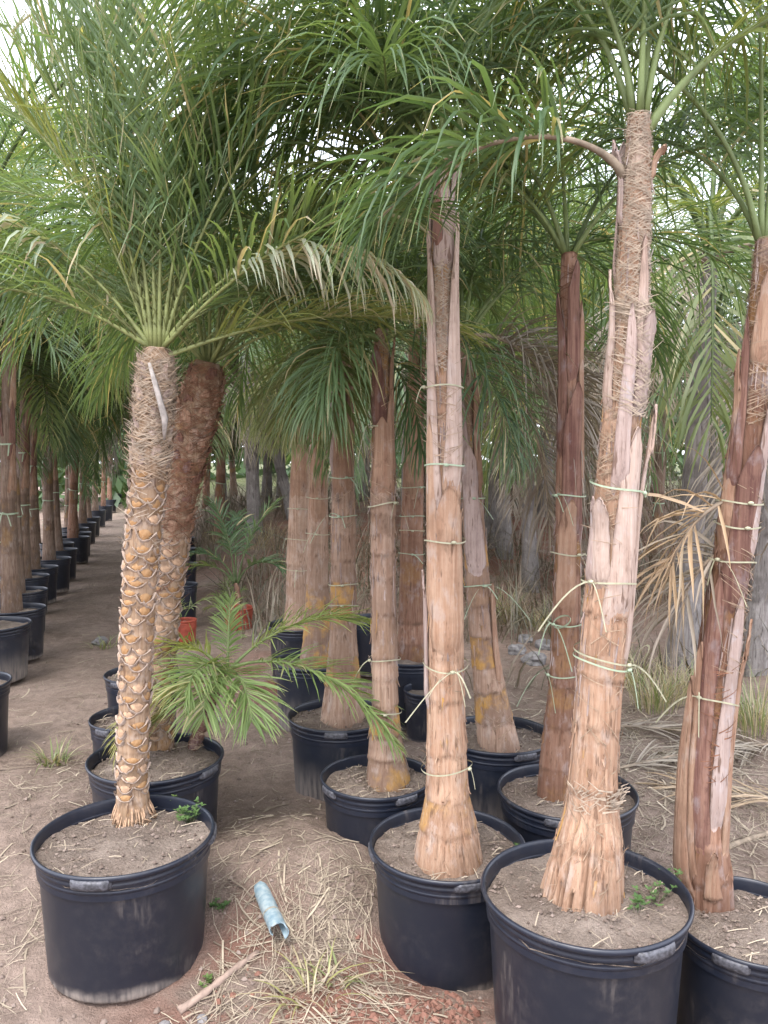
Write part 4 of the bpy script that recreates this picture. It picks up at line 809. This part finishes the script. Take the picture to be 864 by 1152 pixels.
# right side of the alley, mostly behind the scaly trunks
for i, (x, y, w) in enumerate([(200, 657, 46), (203, 634, 37), (206, 617, 31), (207, 605, 27), (206, 594, 24)]):
    loc, R = make_pot(x, y, w, ORD[i] + ' dark pot of the row right of the scaly trunks', 'pots along the right side of the alley', fine=False)
    if i in (1, 3, 4): row_palm(loc[0], loc[1], 0.385, ('nearest', '', '', 'second', 'farthest')[i] if i != 1 else 'nearest palm hidden behind the scaly trunks', 'palms of the right alley row', seed=960+i, sc=1.05, low=0.35) if i == 1 else \
        row_palm(loc[0], loc[1], 0.385, ('middle' if i == 3 else 'farthest') + ' palm hidden behind the scaly trunks', 'palms of the right alley row', seed=960+i, sc=1.05, low=0.35)
# a cluster of pots at the far end of the alley
for i, (x, y, w) in enumerate([(133, 553, 13), (127, 548, 11)]):
    make_pot(x, y, w, ('nearer' if i == 0 else 'farther') + ' dark pot at the far end of the alley', 'pots at the far end of the alley', fine=False)

# grey and brown palms growing in the ground behind
BACK = [(330, 640, 'grey', 1.05, (-0.25, 0), 'grey trunk leaning left behind the small feathery palm'), (338, 632, 'grey', 1.1, (-0.06, 0), 'dark grey upright palm right of the leaning grey trunk'), (300, 622, 'grey', 1.15, (0.05, 0), 'pale grey palm far back, left of the leaning grey trunk'),
    (250, 610, 'grey', 1.2, (0, 0), 'pale far palm right of the scaly trunks'), (408, 625, 'grey', 1.2, (0.03, 0), 'grey palm behind the far red pot'), (490, 640, 'brown', 1.15, (0, 0), 'brown palm hidden behind the centre front trunk'),
    (531, 650, 'grey', 1.1, (-0.04, 0), 'grey palm just right of the centre trunk far back'), (597, 678, 'grey', 1.0, (-0.10, 0), 'pale grey stump-like palm left of the slender red-brown palm'), (612, 640, 'grey', 1.2, (0, 0), 'grey palm behind the pale stump-like one'),
    (566, 632, 'brown', 1.2, (0, 0), 'reddish palm far back between centre and right trunks'), (735, 620, 'brown', 1.15, (0.05, 0), 'brown palm far back right of the tall leaning palm'), (768, 745, 'grey', 1.3, (0.03, 0), 'grey palm with dry fronds left of the right edge palm'),
    (850, 760, 'grey', 1.05, (0.02, 0), 'smooth grey palm at the right edge behind the reddish one'), (800, 660, 'grey', 1.2, (0, 0), 'distant grey palm left of the right edge'), (680, 612, 'grey', 1.3, (0, 0), 'distant palm behind the tall leaning palm'),
    (548, 655, 'grey', 1.0, (0.05, 0), 'grey palm beside the dark grass clump'), (584, 618, 'brown', 1.2, (0.02, 0), 'thin brown palm far back left of the pale stump-like one'), (628, 622, 'brown', 1.2, (-0.03, 0), 'brown palm far back hidden by the slender red-brown one'),
    (704, 632, 'brown', 1.1, (0.04, 0), 'brown palm far back just right of the tall leaning trunk'), (780, 640, 'brown', 1.1, (-0.03, 0), 'brown palm far back left of the reddish right palm'), (440, 612, 'brown', 1.2, (0, 0), 'brown palm far back between the middle trunks'), (285, 604, 'grey', 1.2, (0.03, 0), 'slim grey palm far back right of the scaly trunks'), (232, 603, 'brown', 1.05, (0.03, 0), 'brown palm far back close beside the scaly trunks'), (264, 600, 'brown', 1.1, (-0.04, 0), 'brown palm far back above the red pot'), (318, 612, 'brown', 1.05, (0.02, 0), 'brown palm far back between the leaning grey trunks')]
for i, (x, y, k, sc, tl, lab) in enumerate(BACK):
    p = at_z(x, y, 0.0); z = float(gz(p[0], p[1]))
    row_palm(p[0], p[1], z, lab, 'palms growing in the ground behind', k, sc*1.12, nf=11 if i == 11 else (6 if x > 700 else 9), dry=4 if i in (11, 7, 12) else 3, tilt=tl, seed=1000+i, low=0.45, bases=(k == 'brown'))
# deep fill rows
for i, (x, d) in enumerate(sorted([(-3.4, 13), (-2.0, 15), (-0.6, 13.5), (0.8, 14.5), (2.2, 13), (3.6, 14), (5.0, 12), (1.6, 17), (-1.2, 19), (4.2, 18), (6.4, 16), (3.4, 9.6), (4.6, 8.4), (-0.9, 10.6), (-1.9, 11.4), (-2.6, 12.2), (0.3, 9.2), (1.0, 8.8), (1.6, 10.2), (2.1, 9.0)], key=lambda q: math.hypot(*q))):
    row_palm(x, d, float(gz(x, d)), 'palm in the shaded depth, ' + ORD[i] + ' of those behind all the potted palms', 'palms in the shaded depth', 'grey' if i % 2 else 'brown', 1.25, nf=6 if x > 2 else 8, dry=3, seed=1100+i, low=0.6 if x < 0 else 0.4, bases=False)
# ------------------------------------------------------------------ small palms, weeds, grass, litter
p = at_z(268, 680, 0.20)
sp_ = empty('small_palm', p, 'small feathery palm in the red pot', 'palm tree')
A = Axis([(0, 0, -0.02), (0, 0, 0.1), (-0.02, 0, 0.22)], [0.03, 0.028, 0.018], 24)
link('trunk', trunk_mesh('small_trunk', A, [0.05, 0.09, 0.13, 0.17], 'red', 12, 5), sp_)
palm_fronds(sp_, A.P[-1], [(170, 75, -60, 0.8), (20, 82, 40, 0.95), (100, 80, 20, 0.9), (190, 60, -80, 0.75), (-10, 70, -50, 0.6), (140, 84, 50, 0.9)], 'small_frond', nl=26, ll=0.26, lw=0.018, sweep=(60, 30), vup=15, plume=15, droop=0.2, leafm='queen_dark', stemm='stem_dark', r0=0.009, pet=0.3)
p = at_z(205, 696, 0.18)
sp2 = empty('small_palm', p, 'tiny palm with pale drooping leaves in the smaller red pot', 'palm tree')
palm_fronds(sp2, (0, 0, 0), [(150, 80, -20, 0.4), (30, 70, -40, 0.4), (-90, 70, -50, 0.35), (210, 75, -60, 0.4)], 'tiny_frond', nl=12, ll=0.16, lw=0.012, leafm='grass', stemm='stem_dark', r0=0.005, pet=0.2)
p = at_z(256, 690, 0.0); p = np.array((p[0], p[1], float(gz(p[0], p[1]))))
sp3 = empty('small_palm', p, 'low fine-leaved seedling in front of the red pot', 'palm tree')
palm_fronds(sp3, (0, 0, 0), [(150, 80, 10, 0.3), (30, 82, 30, 0.34), (95, 86, 70, 0.4), (200, 65, -30, 0.25)], 'seedling_frond', nl=22, ll=0.13, lw=0.007, leafm='young', stemm='stem_green', r0=0.004, pet=0.15)

def blades(n, h, spread, w, seed, dryp=0.3, out=0.05):
    rg = np.random.RandomState(seed); b = MB()
    for i in range(n):
        a = rg.uniform(0, 6.28); r = out*rg.rand()**0.5; le = h*rg.uniform(0.5, 1.2); q = np.linspace(0, 1, 6); a2 = a + rg.normal(0, 0.5); sp = spread*rg.uniform(0.3, 1.3)
        P = np.stack((r*np.cos(a) + le*sp*q**1.6*np.cos(a2), r*np.sin(a) + le*sp*q**1.6*np.sin(a2), -0.01 + le*(q - 0.45*sp*q**2.4)), -1)
        wv = np.array((-math.sin(a2), math.cos(a2), 0))*w*rg.uniform(0.6, 1.2); c = np.zeros((12, 4)); c[:, 0] = rg.rand(); c[:, 1] = np.repeat(q, 2); c[:, 2] = (rg.rand() < dryp)*0.9
        pr = np.array((0.8, 1, 0.9, 0.7, 0.4, 0.05))[:, None]; b.grid(np.stack((P-wv*pr, P+wv*pr), 1), 0, c)
    return b
def tuft(px, py, h, n, label, m='grass', spread=0.8, w=0.003, out=0.05, seed=0, dryp=0.3, z=None, name='grass_tuft', cat='grass', group='grass tufts'):
    p = at_z(px, py, 0.0) if z is None else at_z(px, py, z)
    if z is None: p[2] = float(gz(p[0], p[1]))
    o = link(name, blades(n, h, spread, w, seed, dryp, out).mesh(name, m), None, p); tag(o, label, cat, group)
tuft(60, 858, 0.16, 55, 'pale green grass tuft on the ground at the left', seed=1, spread=1.1, w=0.0045, out=0.09)
tuft(352, 1122, 0.13, 26, 'low pale grass clump near the blue pipe piece', seed=2, spread=1.4, w=0.004, out=0.09)
tuft(372, 1104, 0.10, 12, 'few grass blades left of the centre front pot', seed=3, spread=1.4, w=0.004, out=0.05)
tuft(738, 805, 0.42, 150, 'tall dry grass clump behind the largest right pot', 'grass', seed=4, dryp=0.65, w=0.003, out=0.16)
tuft(705, 775, 0.38, 120, 'dry grass clump right of the slender red-brown palm', 'grass', seed=5, dryp=0.6, w=0.003, out=0.16)
tuft(850, 830, 0.42, 150, 'green and dry grass clump at the right edge', 'grass', seed=6, dryp=0.5, w=0.003, out=0.16)
tuft(775, 790, 0.34, 110, 'dry grass at the foot of the grey palm', 'grass', seed=16, dryp=0.7, w=0.003, out=0.18)
tuft(566, 700, 0.42, 150, 'dark grass clump beside the pale stump-like palm', 'grass', seed=7, dryp=0.5, w=0.0035, out=0.2)
tuft(612, 706, 0.35, 130, 'dry grass clump at the foot of the pale stump-like palm', 'grass', seed=8, dryp=0.6, w=0.0035, out=0.2)
tuft(300, 650, 0.5, 160, 'dry grass clump at the foot of the leaning grey trunk', 'dry_grass', seed=9, w=0.004, out=0.3)
tuft(255, 640, 0.35, 110, 'dry grass clump behind the small feathery palm', 'dry_grass', seed=19, w=0.004, out=0.3)
tuft(118, 725, 0.14, 50, 'small green grass patch in the alley', seed=10, spread=1.2, w=0.004, out=0.12)
tuft(862, 1150, 0.16, 14, 'fresh green grass blades in the bottom right corner', 'weed', seed=11, dryp=0, w=0.004, out=0.04)
def weed(px, py, n, label, z=None, seed=0, h=0.03, out=0.05):
    rg = np.random.RandomState(seed); b = MB()
    p = at_z(px, py, 0 if z is None else z)
    if z is None: p[2] = float(gz(p[0], p[1]))
    for i in range(n):
        a = rg.uniform(0, 6.28); r = out*rg.rand()**0.6; c = np.array((r*math.cos(a), r*math.sin(a), h*rg.uniform(0.3, 1)))
        b.tube([(c[0]*0.3, c[1]*0.3, -0.012), c*np.array((0.8, 0.8, 0.7)), c], 0.0007, 3, col=(0.4, 0, 0, 1))
        for j in range(4):
            a2 = a + j*1.57 + rg.normal(0, 0.3); L = rg.uniform(0.009, 0.018); dv = np.array((math.cos(a2), math.sin(a2), rg.uniform(0, 0.5))); sv = np.array((-math.sin(a2), math.cos(a2), 0))
            b.ribbon([c, c+dv*L*0.5, c+dv*L], [sv*0.001, sv*L*0.32, sv*0.0008], 0, (rg.rand(), 0.2, 0, 1))
    tag(link('weed', b.mesh('weed', 'weed'), None, p), label, 'weed', 'small weeds')
weed(214, 921, 34, 'small green weed on the soil of the left front pot', 0.385, 1, 0.05, 0.05)
weed(196, 905, 8, 'tiny weed sprig behind the green weed in the left front pot', 0.385, 8, 0.03, 0.03)
weed(738, 1012, 13, 'sparse green weeds right of the splintered palm base', 0.385, 2, 0.022, 0.07)
weed(718, 1025, 10, 'lowest green weed in the largest right pot', 0.385, 3, 0.03, 0.03)
weed(757, 990, 7, 'tiny weed by the right rim of the largest right pot', 0.385, 9, 0.03, 0.03)
weed(247, 1049, 14, 'bright weed on the ground right of the left front pot', None, 4, 0.03, 0.035)
weed(232, 1107, 7, 'tiny bright weed near the wooden stick', None, 5, 0.02, 0.02)
weed(586, 955, 6, 'tiny weed at the rim of the centre front pot', 0.285, 6, 0.02, 0.02)

# split blue pipe on the ground
p = at_z(293, 1028); q = at_z(314, 1080); ctr = (p+q)/2; d = unit((q-p)*np.array((1, 1, 0))); L = np.linalg.norm((q-p)[:2])
pr = empty('pipe_piece', (ctr[0], ctr[1], float(gz(ctr[0], ctr[1]))), 'short split piece of pale blue plastic pipe on the ground', 'pipe')
def pipe_seg(t0, t1, r, matn, nm):
    b = MB(); a = np.linspace(-2.55, 2.5, 22)+PI/2; rows = []; inner = []
    for t in np.linspace(t0, t1, 8):
        rr = r*(1 + 0.05*vn(t*9, 1.0)); s = np.stack((d[0]*t*L - d[1]*rr*np.cos(a), d[1]*t*L + d[0]*rr*np.cos(a), 0.030 + rr*0.9*np.sin(a) + 0.004*t), -1); rows.append(s)
        rr -= 0.003; inner.append(np.stack((d[0]*t*L - d[1]*rr*np.cos(a), d[1]*t*L + d[0]*rr*np.cos(a), 0.030 + rr*0.9*np.sin(a) + 0.004*t), -1))
    rows = np.array(rows); rows[-1, :8] += d*0.02; rows[-1, 15:] -= d*0.012; inner = np.array(inner); inner[-1] = inner[-1] + (rows[-1]-rows[-1].copy())
    inner[-1, :8] += d*0.02; inner[-1, 15:] -= d*0.012
    b.grid(rows); b.grid(inner[:, ::-1])
    b.grid(np.stack((rows[0], inner[0]), 0)); b.grid(np.stack((inner[-1], rows[-1]), 0)); b.grid(np.stack((rows[:, 0], inner[:, 0]), 1)); b.grid(np.stack((inner[:, -1], rows[:, -1]), 1))
    return link(nm, b.mesh(nm, matn), pr)
pipe_seg(-0.5, 0.5, 0.029, 'pipe', 'pipe_shell'); pipe_seg(0.13, 0.17, 0.0305, 'pipe_band', 'band')

def stick(a, b_, r0, r1, label, m='wood', name='wooden_stick', seed=0, flat=0.5, cat='stick', bend=0.01):
    rg = np.random.RandomState(seed); pa, pb = at_z(*a), at_z(*b_); t = np.linspace(0, 1, 14); P = pa + (pb-pa)*t[:, None]
    P[:, 2] = gz(P[:, 0], P[:, 1]); P[:, 2] = np.maximum(np.interp(t, (0, 1), (P[0, 2], P[-1, 2])), P[:, 2]) + r0*flat*0.7
    o0 = P[0].copy(); P = P - o0; P[:, 0] += bend*np.sin(t*4+seed)
    bb = MB(); bb.tube(P, r0 + (r1-r0)*t + 0.0012*rg.normal(0, 1, 14), 8); V = np.concatenate(bb.v)
    tag(link(name, bb.mesh(name, m), None, o0), label, cat)
stick((198, 1134), (294, 1082), 0.013, 0.010, 'flat weathered wooden stick between the left pot and pipe', seed=1)
stick((285, 725), (318, 690), 0.012, 0.008, 'pale dead branch lying behind the young palm', 'wood_grey', 'dead_branch', 2, cat='branch')
stick((282, 640), (345, 655), 0.016, 0.010, 'grey dead branch at the foot of the leaning grey trunk', 'wood_grey', 'dead_branch', 3, cat='branch')
stick((820, 948), (864, 930), 0.014, 0.010, 'curved dry leaf stalk behind the right edge pot', 'stem_dry', 'leaf_stalk', 4, cat='stalk')

def rock(px, py, s, label, seed, m='rock'):
    rg = np.random.RandomState(seed); p = at_z(px, py); p[2] = float(gz(p[0], p[1])); b = MB()
    n, k = 9, 14; th = np.linspace(0, PI, n)[:, None]; ph = np.arange(k)[None]*2*PI/k; x, y, z = np.sin(th)*np.cos(ph), np.sin(th)*np.sin(ph), np.cos(th) + 0*ph
    r = 1 + 0.35*vn(x*1.6+seed, y*1.6, z*1.6) + 0.12*vn(x*4+seed, y*4, z*4); b.grid(np.stack((x*r*s, y*r*s*0.9, z*r*s*0.65 + s*0.32), -1), 0, None, True)
    tag(link('rock', b.mesh('rock', m, smooth=False), None, p), label, 'rock', 'rocks')
for i, (x, y, s, l) in enumerate([(600, 745, 0.10, 'grey rock behind the leaning palm, the largest of its pile'), (580, 735, 0.08, 'rounded grey rock left of the largest rock'), (612, 728, 0.08, 'grey rock half hidden behind the slender red-brown palm'), (590, 722, 0.07, 'small grey rock at the back of the pile'),
        (228, 1141, 0.016, 'small grey stone below the wooden stick'), (186, 1150, 0.016, 'small grey stone at the bottom edge of the picture'), (96, 1008, 0.02, 'pale stone at the left side of the left front pot'), (246, 812, 0.03, 'stone lying right of the second left pot'), (112, 722, 0.07, 'grey stone in the alley near the grass patch')]):
    rock(x, y, s, l, i+1)

# fallen dry fronds on the right and behind
for i, (x, y, az, s, lab) in enumerate([(745, 868, 20, 0.8, 'dry fallen frond behind the largest right pot'), (850, 905, 160, 0.8, 'dry fallen frond at the right edge'), (720, 830, -20, 0.7, 'dry fallen frond right of the pot behind'), (830, 850, 200, 0.7, 'dry fallen frond below the reddish right palm'), (820, 800, 100, 0.8, 'dry fallen frond near the grass clump at the right edge'), (250, 665, 30, 0.8, 'dry fallen frond behind the red pots')]):
    p = at_z(x, y); z = float(gz(p[0], p[1]))
    me = frond_mesh('fallen_frond', 1.2*s, 6, -4, seed=300+i, nl=26, ll=0.36, lw=0.012, sweep=(38, 14), vup=8, plume=24, droop=0.22, leafm='dry_leaf', stemm='stem_dry', r0=0.010, pet=0.1, dry=0.3)
    o = link('fallen_frond', me, None, (p[0]-0.5*s*math.cos(math.radians(az)), p[1]-0.5*s*math.sin(math.radians(az)), z+0.012), math.radians(az)); tag(o, lab, 'frond', 'fallen fronds')

def inside_pot(x, y, pad=0.01):
    for loc, R, h in POTS:
        if (x-loc[0])**2 + (y-loc[1])**2 < (R*0.93+pad)**2: return True
    return False
def straw(name, n, sampler, lmin, lmax, w, seed, m='straw', label=None):
    rg = np.random.RandomState(seed); b = MB(); c = 0
    while c < n:
        x, y = sampler(rg); c += 1
        a = rg.uniform(0, PI); le = rg.uniform(lmin, lmax)*rg.uniform(0.4, 1); q = np.linspace(-0.5, 0.5, 4); bend = rg.normal(0, 0.28)
        px = x + le*(q*math.cos(a) - bend*q*q*math.sin(a)); py = y + le*(q*math.sin(a) + bend*q*q*math.cos(a))
        if any(inside_pot(u, v, 0.006) for u, v in zip(px, py)): continue
        pz = gq(px, py); pz = np.maximum(pz, np.interp(q, (-0.5, 0.5), (pz[0], pz[-1]))) + rg.uniform(-0.004, 0.007) + (q*rg.normal(0, 0.12)*le if rg.rand() < 0.3 else 0)
        wv = np.array((-math.sin(a), math.cos(a), rg.uniform(-0.4, 0.4)))*w*rg.uniform(0.3, 1.0) if rg.rand() < 0.9 else np.array((-math.sin(a), math.cos(a), 0.1))*w*2.2
        b.ribbon(np.stack((px, py, pz), -1), np.tile(wv, (4, 1)), 0, (rg.rand(), 0, 0, 1))
    o = link(name, b.mesh(name, m, smooth=False)); tag(o, label, 'straw', kind='stuff')
def area(pts):     # sampler round pixel spots with spreads in metres
    P = [(at_z(x, y), s, wt) for x, y, s, wt in pts]; wts = np.array([q[2] for q in P], float); wts /= wts.sum()
    def f(rg):
        k = rg.choice(len(P), p=wts); c, s, _ = P[k]; return c[0] + rg.normal(0, s), c[1] + rg.normal(0, s)
    return f
straw('straw_litter', 2300, area([(340, 1060, 0.18, 3), (390, 1040, 0.16, 3), (350, 1110, 0.18, 3), (270, 1120, 0.15, 1.5), (440, 1130, 0.1, 1), (20, 960, 0.3, 1.2), (60, 880, 0.3, 1.2), (20, 1080, 0.15, 1.5), (280, 1010, 0.15, 0.6)]), 0.03, 0.28, 0.0015, 1, label='dry straw scattered over the sandy ground in front')
straw('straw_litter', 6000, area([(760, 880, 0.45, 3), (720, 830, 0.5, 3), (840, 900, 0.4, 2), (700, 950, 0.3, 1), (600, 780, 0.5, 1.5), (480, 850, 0.4, 0.7), (800, 820, 0.5, 2), (300, 700, 0.8, 1), (250, 650, 1.0, 1.2), (590, 690, 0.9, 1), (100, 780, 0.7, 0.8)]), 0.05, 0.34, 0.0019, 2, label='thick dry straw and leaf litter behind the pots')
straw('straw_litter', 2200, area([(90, 760, 0.5, 1), (100, 700, 0.8, 1.5), (110, 660, 1.0, 1.5), (250, 720, 0.6, 1.5), (270, 850, 0.3, 1), (30, 880, 0.3, 1), (300, 960, 0.2, 1), (250, 780, 0.4, 1)]), 0.03, 0.18, 0.0016, 12, label='litter along the alley and between the left pots')
straw('straw_litter', 8000, lambda rg: (rg.uniform(-2.4, 2.2), 1.6 + 6*rg.rand()**1.3), 0.015, 0.10, 0.0012, 3, label='fine bits of straw all over the ground')
def soil_straw():
    for k, (loc, R, h) in enumerate(POTS[:11]):
        rg = np.random.RandomState(70+k); b = MB()
        for i in range(60):
            a, r, le, t = rg.uniform(0, 6.28), R*0.88*rg.rand()**0.5, rg.uniform(0.02, 0.08), rg.uniform(0, PI); x, y = r*math.cos(a), r*math.sin(a)
            dx, dy = le/2*math.cos(t), le/2*math.sin(t)
            if math.hypot(x+dx, y+dy) > R*0.92 or math.hypot(x-dx, y-dy) > R*0.92: continue
            z = h - 0.026 + rg.uniform(0, 0.012); w = np.array((-math.sin(t), math.cos(t), 0.3))*0.0014
            b.ribbon([(x-dx, y-dy, z), (x, y, z+0.002), (x+dx, y+dy, z)], np.tile(w, (3, 1)), 0, (rg.rand(), 0, 0, 1))
        root = [o for o in C.objects if o.name.startswith('plant_pot') and (Vector(o.location)-Vector(loc)).length < 1e-3][0]
        o = link('soil_litter', b.mesh('soil_litter', 'straw', smooth=False), root); o['kind'] = 'stuff'
        b = MB()
        for i in range(420):
            a, r = rg.uniform(0, 6.28), R*0.92*rg.rand()**0.5; s = 0.0025 + 0.006*rg.rand()**3; x, y = r*math.cos(a), r*math.sin(a); z = h - 0.037 + 0.02*math.exp(-(r/R/0.5)**2) + 0.014*float(vn(x*9+(k+1)*3.7, y*9, 5))
            v = np.array([(1, 0, 0), (0, 1, 0), (-1, 0, 0), (0, -1, 0), (0, 0, 0.9), (0, 0, -0.8)])*s*rg.uniform(0.6, 1.3, (6, 1)) + (x, y, z)
            b.add(v, [(0, 1, 4), (1, 2, 4), (2, 3, 4), (3, 0, 4), (1, 0, 5), (2, 1, 5), (3, 2, 5), (0, 3, 5)], 0, (rg.rand(), 0, 0, 1))
        o = link('soil_crumbs', b.mesh('soil_crumbs', 'crumb', smooth=False), root); o['kind'] = 'stuff'
soil_straw()
def crumbs(name, n, sampler, s0, s1, m, seed, label):
    rg = np.random.RandomState(seed); b = MB()
    for i in range(n):
        x, y = sampler(rg)
        if inside_pot(x, y): continue
        s = s0 + (s1-s0)*rg.rand()**4; z = float(gq(x, y)) + s*0.2
        v = np.array([(1, 0, 0), (0.3, 0.9, 0), (-0.8, 0.6, 0.1), (-0.7, -0.7, 0), (0.4, -0.9, 0.1), (0.2, 0.3, 0.8), (-0.3, -0.2, 0.7), (0, 0, -0.8)])*s*rg.uniform(0.65, 1.3, (8, 1)); a = rg.uniform(0, 6.28)
        v = v @ np.array(((math.cos(a), math.sin(a), 0), (-math.sin(a), math.cos(a), 0), (0, 0, 1))) + (x, y, z)
        b.add(v, [(0, 1, 5), (1, 2, 5), (2, 6, 5), (2, 3, 6), (3, 4, 6), (4, 5, 6), (4, 0, 5), (1, 0, 7), (2, 1, 7), (3, 2, 7), (4, 3, 7), (0, 4, 7)], 0, (rg.rand(), 0, 0, 1))
    tag(link(name, b.mesh(name, m, smooth=False)), label, 'soil', kind='stuff')
crumbs('soil_clods', 3500, lambda rg: (rg.uniform(-2.0, 2.0), 1.7 + 3.5*rg.rand()**1.3), 0.002, 0.013, 'crumb', 5, 'loose crumbs of sandy soil over the ground')
crumbs('red_soil_clods', 900, area([(420, 1145, 0.10, 2), (505, 1140, 0.07, 3), (280, 1135, 0.12, 1), (470, 1150, 0.08, 2)]), 0.0015, 0.014, 'crumb_red', 6, 'reddish clods of earth at the foot of the centre front pot')

# tangle of dry grass and leaves under the palms behind
def undergrowth():
    rg = np.random.RandomState(21); b = MB(); n = 9000; q = np.linspace(0, 1, 4)
    for i in range(n):
        y = rg.uniform(5.6, 15); x = rg.uniform(-0.33*y + 1.0, 0.55*y)
        if vn(x*0.8, y*0.8, 3.0) < -0.25: continue
        le = rg.uniform(0.15, 0.75)*(1.5 if y > 8.5 else 1); a = rg.uniform(0, 6.28); sp = rg.uniform(0.2, 1.3); z = float(gq(x, y)) - 0.02
        P = np.stack((x + le*sp*q**1.5*math.cos(a), y + le*sp*q**1.5*math.sin(a), z + le*(q - 0.42*sp*q**2.2)), -1)
        w = np.array((-math.sin(a), math.cos(a), 0.2))*rg.uniform(0.003, 0.008); c = np.zeros((8, 4)); c[:, 0] = rg.rand(); c[:, 1] = np.repeat(q, 2); c[:, 2] = (rg.rand() < 0.6)*0.9
        pr = np.array((0.7, 1, 0.7, 0.1))[:, None]; b.grid(np.stack((P-w*pr, P+w*pr), 1), 0, c)
    tag(link('undergrowth', b.mesh('undergrowth', 'brush', smooth=False)), 'dry and green grass tangle under the palms behind', 'undergrowth', kind='stuff')
undergrowth()

# far wood that closes the view beyond the nursery
def far_wood():
    rg = np.random.RandomState(9); n = 24000
    x = rg.uniform(-22, 30, n); y = rg.uniform(25, 36, n); top = 5.5 + 1.8*vn(x*0.35, 2.0) + 1.2*vn(x*1.1, 4.0); z = top*rg.rand(n)**0.8
    c = np.stack((x, y, z + gz(x, y)), -1); dv = unit(rg.normal(0, 1, (n, 3))); ev = unit(np.cross(dv, rg.normal(0, 1, (n, 3)))); s = rg.uniform(0.15, 0.4, n)[:, None]
    V = np.stack((c-dv*s, c+ev*s*0.45, c+dv*s, c-ev*s*0.45), 1); col = np.zeros((n, 4, 4)); col[..., 0] = rg.rand(n)[:, None]; col[..., 1] = 0.3
    b = MB(); b.add(V, (np.arange(n)[:, None]*4 + np.arange(4)).tolist(), 0, col)
    tag(link('far_wood', b.mesh('far_wood', 'queen', smooth=False)), 'pale green wood far behind the palms', 'wood', kind='stuff')
far_wood()
